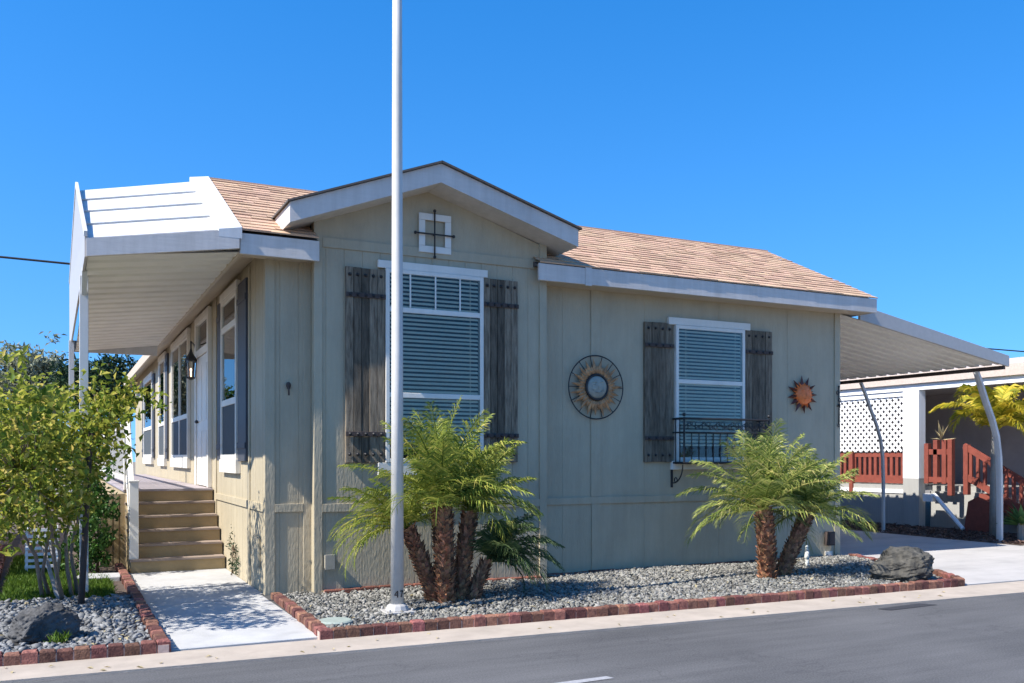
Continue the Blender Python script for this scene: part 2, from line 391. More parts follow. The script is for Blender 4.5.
def palm_trunk(parent, pts, r0, r1):
    m = MB(); m.tube(pts, [r0*.86+(r1-r0)*.86*i/(len(pts)-1) for i in range(len(pts))], 10)
    pv = [Vector(p) for p in pts]; tot = sum((pv[i+1]-pv[i]).length for i in range(len(pv)-1)); rows = int(tot/.022)
    for i in range(rows):
        s = (i+.5)/rows*tot; a = 0
        while a < len(pv)-2 and s > (pv[a+1]-pv[a]).length: s -= (pv[a+1]-pv[a]).length; a += 1
        d = (pv[a+1]-pv[a]); t = min(1, s/d.length); p = pv[a].lerp(pv[a+1], t); d.normalize(); f = (i+.5)/rows
        r = r0+(r1-r0)*f; u = d.cross(Vector((0,1,0))).normalized(); w = d.cross(u)
        nk = 11
        for j in range(nk):
            an = 2*math.pi*(j+.5*(i%2))/nk+random.uniform(-.15,.15); o = u*math.cos(an)+w*math.sin(an); tg = d.cross(o)
            c = p+o*r*.8; h = random.uniform(.028,.052); ww = r*.30; tl = random.uniform(.012,.052)
            tip = c+o*tl+d*h*random.uniform(.7,1.3)
            m.add([c-tg*ww-d*.012, c+tg*ww-d*.012, tip+tg*ww*.45, tip-tg*ww*.45, c+d*h*.4], [(0,1,2,3),(3,2,4),(0,3,4),(1,4,2)])
    return m.build('trunk', 'palmbark', parent)

# ================================================================== GROUND
def sheet(name, poly, z, mat, thick=.0):
    m = MB(); n = len(poly)
    if thick: m.prism(poly, 'z', z-thick, z)
    else: m.add([(x,y,z) for x,y in poly], [tuple(range(n))])
    return m.build(name, mat)
struct(sheet('ground', [(-300,-300),(300,-300),(300,300),(-300,300)], -.02, 'ground'))
ry = lambda x: 6.89-.047*(x+.4)         # street edge of the gutter strip
by = lambda x: 7.36-.0345*(x+.4)        # front face of the brick edging
road = [(-60,-1.2),(60,-1.2),(60,ry(12)-.3),(12,ry(12)),(-.4,6.89),(-60,8.5)]
struct(sheet('road', road, 0.0, 'asphalt'))
struct(sheet('gutter', [(-60,8.5),(-.4,6.89),(12,ry(12)),(60,ry(12)-.3),(60,6.75),(12,by(12)+.03),(-.4,7.39),(-60,9.0)], .018, 'gutter', .04))
struct(sheet('far_gutter', [(-60,-1.9),(60,-1.9),(60,-1.2),(-60,-1.2)], .018, 'gutter', .04))
m = MB(); m.add([(7.25,6.30,.004),(7.95,6.33,.004),(7.85,6.47,.004),(7.2,6.42,.004)], [(0,1,2,3)])  # thin quad just above the road, darker than the surface around it
struct(m.build('dark_road_mark', 'patch'))
m = MB(); m.add([(2.75,5.18,.004),(3.35,5.2,.004),(3.33,5.27,.004),(2.8,5.26,.004)], [(0,1,2,3)])
struct(m.build('road_paint_mark', M('worn_paint', (.3,.3,.31), .8, .2, 30)))
# walkway of two slabs with a joint
m = MB(); m.box(.745,1.94,by(1)+.05,9.52,-.05,.03); m.box(.745,1.94,9.535,12.6,-.05,.03)
struct(m.build('walkway', 'concrete', bevel=.006))
m = MB()
dj = [6.6,9.35,12.6,16.2,20,30]
m.prism([(9.3,by(9.3)+.05),(18,by(18)+.02),(18,9.75),(14.25,9.75),(14.25,9.85),(10.3,9.85),(10.3,9.6),(9.7,7.6)], 'z', -.05, .028)
for a, b in ((9.862,12.7),(12.712,16.2),(16.212,30)): m.box(10.21,14.25,a,b,-.05,.028)
struct(m.build('driveway', 'drive', bevel=.005))
struct(sheet('soil_strip', [(14.26,9.77),(30,9.77),(30,30),(14.26,30)], .03, 'soil'))
struct(sheet('planting_soil', [(1.9,by(1.9)+.05),(9.3,by(9.3)+.05),(9.95,7.7),(10.4,9.9),(1.9,9.9)], .035, 'underlay'))
struct(sheet('side_yard_soil', [(-4,by(-4)+.05),(.7,by(.7)+.05),(.7,13.2),(.7,30),(-4,30)], .03, 'soil'))

# pebbles
ico_v = None
def ico():
    import bmesh
    b = bmesh.new(); bmesh.ops.create_icosphere(b, subdivisions=1, radius=1); b.verts.ensure_lookup_table()
    v = np.array([tuple(q.co) for q in b.verts]); f = np.array([[l.index for l in q.verts] for q in b.faces]); b.free(); return v, f
IV, IF = ico()
def pebbles(name, poly, n, size, z, mat, label):
    xs = [p[0] for p in poly]; ys = [p[1] for p in poly]
    x = rng.uniform(min(xs), max(xs), n*2); y = rng.uniform(min(ys), max(ys), n*2); k = inpoly(x, y, poly); x = x[k][:n]; y = y[k][:n]; n = len(x)
    s = size*np.where(rng.random((n,1)) < .12, rng.uniform(1.3,1.8,(n,1)), rng.uniform(.5,1.2,(n,1)))*np.stack([rng.uniform(.85,1.35,n), rng.uniform(.7,1,n), rng.uniform(.45,.75,n)], 1)
    V = IV[None]*s[:,None,:]*(1+rng.normal(size=(n,12,1))*.13)
    a = rng.uniform(0, 6.28, n); ca, sa = np.cos(a)[:,None], np.sin(a)[:,None]; tl = rng.normal(size=(n,2))*.35
    X = V[...,0]*ca-V[...,1]*sa; Y = V[...,0]*sa+V[...,1]*ca; Z = V[...,2]+X*tl[:,:1]+Y*tl[:,1:]
    hh = z+.012*np.sin(x*2.1+y*1.3)+rng.uniform(-.008,.014,n)
    V = np.stack([X+x[:,None], Y+y[:,None], Z+hh[:,None]], -1).reshape(-1,3)
    F_ = (IF[None]+(np.arange(n)*12)[:,None,None]).reshape(-1,3)
    o = np_mesh(name, V, F_, mat)
    return stuff(o, label, 'gravel')
bedpoly = [(1.98,by(2.0)+.10),(9.25,by(9.2)+.10),(9.6,7.75),(10.2,9.5),(10.2,9.72),(5.2,9.72),(5.2,9.5),(2.4,9.5),(2.4,9.72),(2.08,9.72)]
pebbles('gravel', bedpoly, 27000, .0180, .055, 'pebble', 'pale grey pebbles filling the front bed along the house')
pebbles('gravel', [(-2.6,by(-2.6)+.10),(.64,by(.64)+.10),(.62,10.1),(-.2,10.3),(-2.6,10.4)], 7600, .026, .055, 'pebble_dark', 'dark slate pebbles filling the bed left of the walkway')

# brick edgings
def brick_row(m, pts, w=.105, d=.095, h=.115, side=1):
    """bricks stood on edge along a polyline; d to the side; mortar slot index 1"""
    for (a, b) in zip(pts[:-1], pts[1:]):
        a = Vector((*a,0)); b = Vector((*b,0)); L_ = (b-a).length; t = (b-a)/L_; nrm = Vector((-t.y, t.x, 0))*side; n = max(1, round(L_/(w+.008)))
        st = L_/n
        m.cur = 1; m.obox(a+t*L_/2+nrm*d/2+Vector((0,0,h*.43-.02)), t*L_/2, nrm*(d/2-.008), Vector((0,0,h*.43)))
        m.cur = 0
        for i in range(n):
            c = a+t*st*(i+.5)+nrm*(d/2+random.uniform(-.006,.006)); hh = h+random.uniform(-.008,.006); an = random.uniform(-.03,.03)
            tt = (t+nrm*an).normalized(); nn = (nrm-t*an).normalized(); wd = (st-.009)/2
            hx, hy, hz = wd, d/2, hh/2; cc = c+Vector((0,0,hz-.01)); ch = .010
            # chamfered box
            vs = []
            for z_, ins in ((-hz,0),(hz-ch,0),(hz,ch)):
                for sx, sy in ((-1,-1),(1,-1),(1,1),(-1,1)):
                    vs.append(cc+tt*sx*(hx-ins)+nn*sy*(hy-ins)+Vector((0,0,z_+(random.uniform(-.003,.003) if ins else 0))))
            m.add(vs, [(0,1,5,4),(1,2,6,5),(2,3,7,6),(3,0,4,7),(4,5,9,8),(5,6,10,9),(6,7,11,10),(7,4,8,11),(8,9,10,11)])
    return m
def edge_path(x0, x1, n=1): return [(x0+(x1-x0)*i/n, by(x0+(x1-x0)*i/n)) for i in range(n+1)]
m = brick_row(MB(), [(1.94,9.55),(1.874,by(1.874)+.1)], side=1)
brick_row(m, [(1.87,by(1.87)),(9.28,by(9.28))], side=1)
brick_row(m, [(9.30,by(9.3)+.015),(9.72,7.62)], side=1); brick_row(m, [(9.72,7.64),(10.28,9.6)], side=1)
tag(m.build('brick_edging', ['brick','mortar'], origin=(1.9,7.3,0)), 'red brick edging around the pale gravel bed in front of the house', 'edging')
m = brick_row(MB(), [(-3.2,by(-3.2)),(.64,by(.64))], side=1)
brick_row(m, [(.735,by(.735)),(.72,13.0)], side=1)
tag(m.build('brick_edging', ['brick','mortar'], origin=(.7,7.3,0)), 'red brick edging around the dark gravel and lawn left of the walkway', 'edging')
m = brick_row(MB(), [(2.5,9.53),(5.12,9.53)], w=.19, d=.06, h=.10, side=1)
brick_row(m, [(5.3,9.72),(10.1,9.72)], w=.19, d=.06, h=.085, side=1)
tag(m.build('brick_course', ['brick_dark','mortar'], origin=(2.5,9.5,0)), 'dark brick course lying along the foot of the front wall', 'edging')
m = brick_row(MB(), [(-.62,10.9),(-.78,16.5)], side=1)
tag(m.build('brick_edging', ['brick','mortar'], origin=(-.6,10.9,0)), 'dark brick edging along the picket fence at the far left of the lawn', 'edging')

# lawn
def blades(name, poly, n, h, z, mat, label):
    xs = [p[0] for p in poly]; ys = [p[1] for p in poly]
    x = rng.uniform(min(xs), max(xs), n*2); y = rng.uniform(min(ys), max(ys), n*2); k = inpoly(x, y, poly); x = x[k][:n]; y = y[k][:n]; n = len(x)
    D = rng.normal(size=(n,3))*.5; D[:,2] = 1; Nn = randdir(n)
    V, F_ = leaves(np.stack([x,y,np.full(n,z)],1), D, Nn, h*rng.uniform(.5,1.3,n), np.full(n,.012), 0.1)
    return stuff(np_mesh(name, V, F_, mat), label, 'grass')
blades('grass', [(-.56,10.45),(.05,10.3),(.5,10.25),(.5,11.9),(.1,12.6),(.1,15),(-.6,15)], 16000, .07, .03, 'grass', 'green lawn grass between the brick edgings left of the steps')

# ================================================================== HOUSE
H_ = thing('manufactured_home', 'sage green single storey home with white trim and brown shingle roof', 'house', (6.1,9.8,0))
XL, XR, YF, YB, ZE = 1.945, 10.2, 9.80, 29.0, 3.62
def grooved(m, x0, x1, y, z0, z1, step=.203, first=.1, g=.006, d=.005):
    """vertical grooved cladding facing -Y"""
    prof = [(x0, y+.004)]; x = x0+first
    prof = [(x0, y)]
    while x < x1-.03:
        prof += [(x-g, y), (x-g*.5, y+d), (x+g*.5, y+d), (x+g, y)]; x += step
    prof.append((x1, y)); n = len(prof)
    m.add([(px,py,z0) for px,py in prof]+[(px,py,z1) for px,py in prof], [(i, i+1, n+i+1, n+i) for i in range(n-1)])
def grooved_x(m, y0, y1, x, z0, z1, step=.406, first=.2, g=.007, d=.007):
    prof = [(y0, x)]; y = y0+first
    while y < y1-.03:
        prof += [(y-g, x), (y-g*.5, x+d), (y+g*.5, x+d), (y+g, x)]; y += step
    prof.append((y1, x)); n = len(prof)
    m.add([(px,py,z0) for py,px in prof]+[(px,py,z1) for py,px in prof], [(i+1, i, n+i, n+i+1) for i in range(n-1)])
# body and claddings (one wall part per face)
m = MB(); m.box(XL+.02,XR-.02,YF+.02,YB,0,3.75); m.build('wall', 'wall', H_)
m = MB(); grooved(m, 5.18, XR, YF, 0, ZE, 1.22, .37, .005, .004); m.build('front_wall', 'wall', H_)
m = MB(); grooved(m, XL, 2.45, YF, 0, ZE, .203, .14); m.build('front_wall', 'wall', H_)
m = MB(); grooved_x(m, YF, YB, XL, 0, 3.76); m.build('side_wall', 'wall', H_)
m = MB(); m.box(XR-.02,XR,YF,YB,0,3.7); m.build('carport_wall', 'wall', H_)
# bump-out with gable
m = MB(); grooved(m, 2.42, 5.2, 9.6, 0, 3.755, .203, .11)
m.box(2.421,5.199,9.612,9.85,0,3.76)
m.prism([(2.42,3.755),(5.2,3.755),(5.2,4.02),(3.70,4.50),(2.42,4.02)], 'y', 9.603, 10.4)
m.build('gable_wall', 'wall', H_)
# trim boards, each a part of its own
for b in ((XL-.018,XL+.085,YF-.018,YF+.1,0,ZE),(2.335,2.419,YF-.016,YF-.001,0,ZE),(2.40,2.49,9.58,9.66,0,4.03),(5.12,5.215,9.58,9.66,0,4.06),
          (XR-.09,XR+.015,YF-.018,YF+.06,0,ZE),(5.96,6.10,YF-.016,YF-.001,1.0,ZE),(5.97,6.09,YF-.014,YF-.001,0,.91),
          (XL-.016,XL-.001,10.70,10.80,0,3.7),(XL-.016,XL-.001,13.22,13.32,0,3.72)):
    MB().box(*b).build('trim_board', 'wall', H_, bevel=.003)
for b in ((5.216,5.958,YF-.02,YF-.001,.91,.998),(5.9585,XR-.092,YF-.0205,YF-.001,.91,.998),(XL+.087,2.333,YF-.02,YF-.001,.91,.998),
          (2.492,5.118,9.578,9.599,.91,.998),(2.492,5.118,9.583,9.599,3.745,3.85),
          (XL-.02,XL-.001,YF+.102,10.699,.91,.998),(XL-.02,XL-.001,10.801,13.219,.91,.998)):
    MB().box(*b).build('belly_band', 'wall', H_, bevel=.003)

# roofs
rs = Vector((0, 2.33, 1.155)); rl = rs.length; rd = rs/rl; rn = Vector((0,-rd.z, rd.y)); r0 = Vector((0,9.42,3.79))
roof = MB()
for xa, xb in ((1.62,2.42),(5.03,10.565)): roof.prism([(9.45,3.762),(9.9,3.985),(9.9,3.762)], 'x', xa, xb)
roof.prism([(9.901,3.762),(9.901,3.985),(11.75,4.90),(14.2,3.762)], 'x', 1.62, 10.565)
roof = roof.build('roof', 'shingle_dark', H_)
m = MB(); nc = 19
def course(m, x0, x1, s0, s1, lift=.016):
    x = x0
    while x < x1-.001:
        w = random.uniform(.12,.34); xe = min(x1, x+w); lf = lift+random.choice((0,.0,.006))
        A = r0+rd*s0+rn*lf; B = r0+rd*(s1+.02)+rn*(lift-.010); A0 = r0+rd*s0+rn*.0
        m.add([(x,A.y,A.z),(xe,A.y,A.z),(xe,B.y,B.z),(x,B.y,B.z),(x,A0.y,A0.z),(xe,A0.y,A0.z)], [(0,1,2,3),(4,5,1,0)])
        x = xe
for i in range(nc):
    if i < 4: course(m, 1.615, 2.41, i*rl/nc, (i+1)*rl/nc); course(m, 5.035, 10.575, i*rl/nc, (i+1)*rl/nc)
    else: course(m, 1.615, 10.575, i*rl/nc, (i+1)*rl/nc)
m.box(1.615,10.575,11.70,11.90,4.915,4.955)
m.build('shingles', 'shingle', roof)
m = MB(); m.prism([(1.62,3.765),(6.1,4.72),(10.56,3.765)], 'y', 14.21, 28.6); m.build('rear_roof', 'shingle_dark', H_)
# bump gable roof
gp = [(2.06,3.87),(3.70,4.49),(5.43,3.965)]; gt = .205
m = MB()
m.prism([gp[0],gp[1],(gp[1][0],gp[1][1]+gt),(gp[0][0],gp[0][1]+gt)], 'y', 9.2, 11.2)
m.prism([gp[1],gp[2],(gp[2][0],gp[2][1]+gt),(gp[1][0]+.002,gp[1][1]+gt)], 'y', 9.201, 11.2)
groof = m.build('gable_roof', 'fascia', H_)
m = MB()
q = gt+.004
m.prism([(2.03,3.86+q),(3.70,4.49+q),(3.70,4.49+q+.022),(2.03,3.86+q+.02)], 'y', 9.165, 11.2)
m.prism([(3.702,4.49+q),(5.46,3.956+q),(5.46,3.956+q+.02),(3.702,4.49+q+.022)], 'y', 9.166, 11.2)
m.build('gable_shingles', 'shingle_dark', groof)
# fascias and soffits
for b in ((5.03,10.57,9.43,9.468,3.585,3.785),(1.612,2.42,9.43,9.468,3.555,3.765),(10.53,10.568,9.47,28.6,3.59,3.76)):
    MB().box(*b).build('fascia', 'fascia', H_, bevel=.004)
MB().box(5.66,5.75,9.42,9.43,3.57,3.79).build('fascia_joint', 'fascia', H_, bevel=.003)
m = MB(); m.box(1.605,1.64,9.47,28.6,3.56,3.76); m.build('side_fascia', 'soffit', H_, bevel=.004)
m = MB(); m.box(5.2,10.53,9.468,9.8,3.60,3.615); m.box(1.64,2.42,9.468,9.8,3.60,3.615)
m.add([(1.64,9.47,3.575),(1.64,28.5,3.575),(XL,28.5,3.745),(XL,9.47,3.745)], [(0,1,2,3)])
m.box(10.2,10.53,9.8,28.5,3.6,3.615)
m.build('soffit', 'soffit', H_)
m = MB(); m.prism([(1.62,3.56),(10.56,3.56),(10.56,3.77),(6.1,4.71),(1.62,3.77)], 'y', 28.6, 28.64); m.build('rake_board', 'white', H_)

# windows
def window_front(x0, x1, z0, z1, y, bars, hd, sill, lower, muntins=None):
    """frame proud of the wall; bars: heights of cross rails"""
    fw_ = .045; t = .06
    f = MB(); f.box(x0,x0+fw_,y-t,y-.001,z0,z1); f.box(x1-fw_,x1,y-t,y-.001,z0,z1)
    f.box(x0+fw_,x1-fw_,y-t,y-.001,z1-fw_,z1); f.box(x0+fw_,x1-fw_,y-t,y-.001,z0,z0+fw_)
    for b in bars: f.box(x0+fw_,x1-fw_,y-t+.004,y-.02,b-.028,b+.028)
    w = f.build('window', 'white', H_, bevel=.004)
    h = MB(); h.box(*hd[:2], y-.05, y-.001, *hd[2:]); h.build('header', 'white', w, bevel=.004)
    s_ = MB(); s_.box(*sill[:2], y-.055, y-.001, *sill[2:]); s_.build('sill', 'white', w, bevel=.004)
    b = MB(); b.box(x0+fw_,x1-fw_,y-.006,y-.002,z0+fw_,z1-fw_); b.build('backing', 'dark', w)
    bl = MB(); z = z1-fw_-.03
    while z > lower:
        zt = random.uniform(-.002,.002)
        bl.obox(((x0+x1)/2, y-.027, z+zt), ((x1-x0)/2-fw_-.015,0,0), (0,.0135,.0135), (0,-.0009,.0009)); z -= .047
    for xx in (x0+fw_+.12, x1-fw_-.12): bl.box(xx-.003,xx+.003,y-.046,y-.044,lower,z1-fw_)
    bl.box(x0+fw_+.01,x1-fw_-.01,y-.045,y-.015,lower-.03,lower-.012)
    bl.build('blind', 'blind', w)
    p = MB(); p.box(x0+fw_+.001,x1-fw_-.001,y-.052,y-.049,z0+fw_,z1-fw_); p.build('pane', 'glass', w)
    if muntins:
        for xx in muntins[0]: MB().box(xx-.009,xx+.009,y-.056,y-.0525,*muntins[1]).build('muntin', 'white', w)
    return w
window_front(3.185,4.365,1.44,3.575,9.6,(3.13,2.185),(3.10,4.42,3.577,3.662),(3.10,4.42,1.30,1.438),1.62,((3.47,3.77,4.07),(3.16,3.53)))
window_front(7.24,8.40,1.45,3.24,YF,(2.5,),(7.13,8.50,3.243,3.338),(7.18,8.46,1.335,1.448),1.68)

def shutter_front(x0, x1, z0, z1, y, nb=5, label=None):
    m = MB(); w = (x1-x0)/nb
    for i in range(nb):
        d = random.uniform(.040,.047); m.box(x0+i*w+.002,x0+(i+1)*w-.002,y-d,y-.001,z0+random.uniform(-.004,.004),z1+random.uniform(-.004,.004))
    m.cur = 1
    for zb in (z1-.30, z0+.31, z1-.08, z0+.09):
        for i in range(nb):
            m.dome((x0+(i+.5)*w, y-(.062 if abs(zb-z1)>.2 and abs(zb-z0)>.2 else .046), zb), (1,0,0),(0,0,1),(0,-1,0),.017,.022,8,3)
    o = m.build('shutter', ['plank','iron'], H_, bevel=.003, label=label)
    for zb in (z1-.30, z0+.31): MB().box(x0-.004,x1+.004,y-.062,y-.048,zb-.025,zb+.025).build('strap', 'stake', o, bevel=.003)
shutter_front(2.738,3.178,1.44,3.555,9.6); shutter_front(4.372,4.815,1.44,3.57,9.6)
shutter_front(6.754,7.20,1.435,3.255,YF,4); shutter_front(8.42,8.894,1.435,3.25,YF,4)

# side windows, facing -X
def window_side(y0, y1, z0, z1, bars, shut=(), mull=None):
    x = XL; t = .055; fw_ = .06
    f = MB(); f.box(x-t,x-.001,y0,y0+fw_,z0,z1); f.box(x-t,x-.001,y1-fw_,y1,z0,z1)
    f.box(x-t,x-.001,y0+fw_,y1-fw_,z1-fw_,z1); f.box(x-t,x-.001,y0+fw_,y1-fw_,z0,z0+fw_)
    for b in bars: f.box(x-t+.004,x-.015,y0+fw_,y1-fw_,b-.04,b+.04)
    for q in (mull or ()): f.box(x-t+.003,x-.015,q-.04,q+.04,z0+fw_,z1-fw_)
    w = f.build('window', 'white', H_, bevel=.004)
    h = MB(); h.box(x-.06,x-.001,y0-.05,y1+.05,z1+.002,z1+.10); h.build('header', 'white', w, bevel=.004)
    s_ = MB(); s_.box(x-.065,x-.001,y0-.04,y1+.04,z0-.17,z0-.002); s_.build('sill', 'white', w, bevel=.004)
    b = MB(); b.box(x-.008,x-.003,y0+fw_,y1-fw_,z0+fw_,z1-fw_); b.build('backing', 'dark', w)
    zl = min(bars) if bars else z1
    p = MB(); p.box(x-.034,x-.031,y0+fw_+.001,y1-fw_-.001,zl,z1-fw_); p.build('pane', 'glass', w)
    p = MB(); p.box(x-.036,x-.033,y0+fw_+.001,y1-fw_-.001,z0+fw_,zl-.001); p.build('insect_screen', 'screen', w)
    for (a, c) in shut:
        d = MB(); d.box(x-.042,x-.001,a,c,z0-.02,z1+.03); d.box(x-.055,x-.042,a,c,z1-.22,z1-.15); d.box(x-.055,x-.042,a,c,z0+.13,z0+.2)
        d.build('shutter', 'shutblue', H_, bevel=.004)
    return w
window_side(11.38,12.56,1.47,3.55,(3.16,2.2),((10.78,11.32),(12.62,12.94)))
window_side(16.15,18.7,1.48,3.58,(2.2,),(),(17.4,))
window_side(20.0,21.3,1.48,3.58,(2.2,),((19.6,19.94),))
window_side(23.0,25.4,1.5,3.42,(2.2,),((22.6,22.94),(25.46,25.9)))
# door with transom light and storm door
d = MB(); d.box(XL-.06,XL-.001,13.70,13.82,1.062,3.68); d.box(XL-.06,XL-.001,15.05,15.17,1.062,3.68); d.box(XL-.06,XL-.001,13.82,15.05,3.56,3.68); d.box(XL-.055,XL-.001,13.82,15.05,3.05,3.16)
door = d.build('door', 'white', H_, bevel=.004)
d = MB(); d.box(XL-.035,XL-.002,13.83,15.04,1.07,3.04)
for a, b in ((1.2,1.9),(2.05,2.9)): d.box(XL-.042,XL-.035,14.0,14.38,a,b); d.box(XL-.042,XL-.035,14.5,14.9,a,b)
d.build('door_leaf', 'white', door, bevel=.004)
d = MB(); d.box(XL-.02,XL-.015,13.83,15.04,3.165,3.555); d.build('transom_pane', 'glass', door)
d = MB(); d.box(XL-.01,XL-.004,13.83,15.04,3.165,3.555); d.build('transom_backing', 'dark', door)
d = MB(); d.tube([(XL-.07,14.92,2.05),(XL-.07,14.80,2.05)], .012, 8); d.ball((XL-.06,14.92,2.05),.028); d.build('handle', 'iron', door, smooth=True)
# small fittings
m = MB(); m.box(2.51,2.60,9.52,9.599,.31,.45); m.box(2.50,2.61,9.51,9.52,.30,.462); m.build('outlet_box', 'pboxm', H_, bevel=.006)
m = MB(); m.box(9.90,10.03,9.70,9.782,.22,.42); m.box(9.915,10.015,9.69,9.70,.235,.405); m.build('outlet_box', 'stake', H_, bevel=.008)
m = MB(); m.box(9.92,10.05,9.768,9.796,.045,.13); m.build('vent_plate', 'white', H_, bevel=.004)
m = MB(); m.ball((2.17,9.76,2.27),.028,sc=(1,.7,1.2)); m.tube([(2.17,9.79,2.27),(2.17,9.75,2.24)],.02,8); m.tube([(2.17,9.76,2.27),(2.17,9.74,2.16)],.010,6); m.build('hose_bib', 'stake', H_, smooth=True)
m = MB()
m.box(3.58,3.97,9.565,9.582,3.80,3.875); m.box(3.58,3.97,9.565,9.582,4.165,4.24); m.box(3.58,3.655,9.5655,9.5825,3.876,4.164); m.box(3.895,3.97,9.5655,9.5825,3.876,4.164)
m.build('gable_frame', 'white', H_, bevel=.004)
# meter cover low on the side wall
m = MB(); m.box(XL-.03,XL-.001,10.1,10.32,.30,.62); m.build('access_panel', 'wall', H_, bevel=.006)

# ------------------------------------------------------------------ things hung on the front wall
IR = (1,0,0); IZ = (0,0,1)
m = MB(); y = 9.545
m.tube([(3.76,y,3.76),(3.76,y,4.26)], .009, 8); m.tube([(3.54,y-.004,4.005),(3.98,y-.004,4.005)], .009, 8)
for p in ((3.76,y,3.75),(3.76,y,4.27),(3.53,y,4.005),(3.99,y,4.005)): m.ball(p, .019)
m.tube([(3.76,y,4.005),(3.76,9.58,4.005)], .014, 6)
tag(m.build('wall_ornament', 'iron', origin=(3.76,9.55,4.0), smooth=True), 'black iron cross with ball tips over a square white frame in the gable', 'ornament')

W = thing('sun_medallion', 'round bronze sun medallion with a wire rim, left of the smaller window', 'wall art', (6.012,9.78,2.376))
cy = 9.75; c = Vector((6.012,cy,2.376))
m = MB(); m.ring(c, IR, IZ, .398, .008, 56); m.ring(c+Vector((0,-.02,0)), IR, IZ, .155, .016, 40)
for i in range(14):
    a = 2*math.pi*i/14; dx, dz = math.cos(a), math.sin(a); m.tube([c+Vector((dx*.17,0,dz*.17)), c+Vector((dx*.395,0,dz*.395))], .005, 5)
for a in (.7, 2.4, 4.0, 5.6): m.tube([c+Vector((.2*math.cos(a),0,.2*math.sin(a))), c+Vector((.2*math.cos(a),.06,.2*math.sin(a)))], .006, 5)
m.build('rim', 'iron', W, smooth=True)
m = MB()
for i in range(38):
    a = 2*math.pi*(i+.25)/38; rd_ = Vector((math.cos(a),0,math.sin(a))); sd = Vector((-math.sin(a),0,math.cos(a)))
    Lr = (.375,.29)[i%2]*random.uniform(.92,1.06); w = (.036,.036)[i%2]; yo = Vector((0,-.012-.006*(i%2),0))
    pts = [c+yo+rd_*.165, c+yo+rd_*.21+sd*w, c+yo+rd_*Lr+Vector((0,.006,0)), c+yo+rd_*.21-sd*w, c+yo+rd_*.22+Vector((0,-.016,0))]
    m.add(pts+[p+Vector((0,.008,0)) for p in pts[:4]], [(0,1,4),(1,2,4),(2,3,4),(3,0,4),(8,7,6,5)])
m.build('rays', 'bronze', W)
def face(m, c, r, depth):
    m.dome(c, IR, IZ, (0,-1,0), r, depth, 28, 6)
    cc = Vector(c); f = depth*.92
    m.ball(cc+Vector((0,-f,0)), r*.13, 8, 6, (.7,.8,1.7))                      # nose
    for s in (-1,1):
        m.ball(cc+Vector((s*r*.36,-f*.86,r*.22)), r*.15, 8, 6, (1.2,.6,.55)); m.tube([cc+Vector((s*r*.18,-f*.95,r*.36)), cc+Vector((s*r*.38,-f*.92,r*.46)), cc+Vector((s*r*.58,-f*.72,r*.36))], r*.05, 6)
        m.ball(cc+Vector((s*r*.42,-f*.78,-r*.18)), r*.2, 8, 6, (1,.5,.8))
    m.tube([cc+Vector((-r*.28,-f*.86,-r*.40)), cc+Vector((0,-f*1.0,-r*.48)), cc+Vector((r*.28,-f*.86,-r*.40))], r*.07, 6)
m = MB(); face(m, c+Vector((0,-.012,0)), .145, .05); m.build('face', 'moon', W, smooth=True)

W = thing('sun_plaque', 'small orange sun face with dark spiky rays, right of the smaller window', 'wall art', (9.47,9.78,2.385))
c = Vector((9.47,9.765,2.385)); m = MB()
for i in range(12):
    a = 2*math.pi*i/12+.1; rd_ = Vector((math.cos(a),0,math.sin(a))); sd = Vector((-math.sin(a),0,math.cos(a)))
    pts = [c+rd_*.12-sd*.04, c+rd_*.12+sd*.04, c+rd_*random.uniform(.27,.31)+sd*random.uniform(-.03,.03), c+rd_*.16+Vector((0,-.035,0))]
    m.add(pts+[pts[0]+Vector((0,.01,0)),pts[1]+Vector((0,.01,0))], [(0,1,3),(1,2,3),(2,0,3),(4,5,1,0),(5,4,2)])
m.build('rays', 'ray', W)
m = MB()
for i in range(22):
    a = 2*math.pi*i/22; rd_ = Vector((math.cos(a),0,math.sin(a))); sd = Vector((-math.sin(a),0,math.cos(a)))
    pts = [c+rd_*.12-sd*.022+Vector((0,-.02,0)), c+rd_*.12+sd*.022+Vector((0,-.02,0)), c+rd_*random.uniform(.185,.225), c+rd_*.14+Vector((0,-.045,0))]
    m.add(pts, [(0,1,3),(1,2,3),(2,0,3),(0,2,1)])
m.build('flames', 'orange', W)
m = MB(); face(m, c+Vector((0,-.01,0)), .145, .07); m.build('face', 'orange', W, smooth=True)

m = MB(); xx = 10.165
m.tube([(xx,9.765,2.52),(xx-.01,9.76,2.40),(xx+.005,9.76,2.28),(xx,9.765,1.98)], .008, 6)
m.ring((xx-.018,9.762,2.44), IR, IZ, .026, .006, 16, 5); m.ring((xx+.016,9.762,2.33), IR, IZ, .026, .006, 16, 5); m.ball((xx,9.755,2.26), .022); m.ball((xx,9.76,2.53), .014)
m.tube([(xx-.035,9.765,2.24),(xx+.035,9.765,2.24)], .006, 5); m.ring((xx,9.762,1.96), IR, IZ, .02, .006, 14, 5)
tag(m.build('wall_ornament', 'iron', origin=(xx,9.77,2.2), smooth=True), 'slim scrolled iron ornament on the right corner trim of the house', 'ornament')

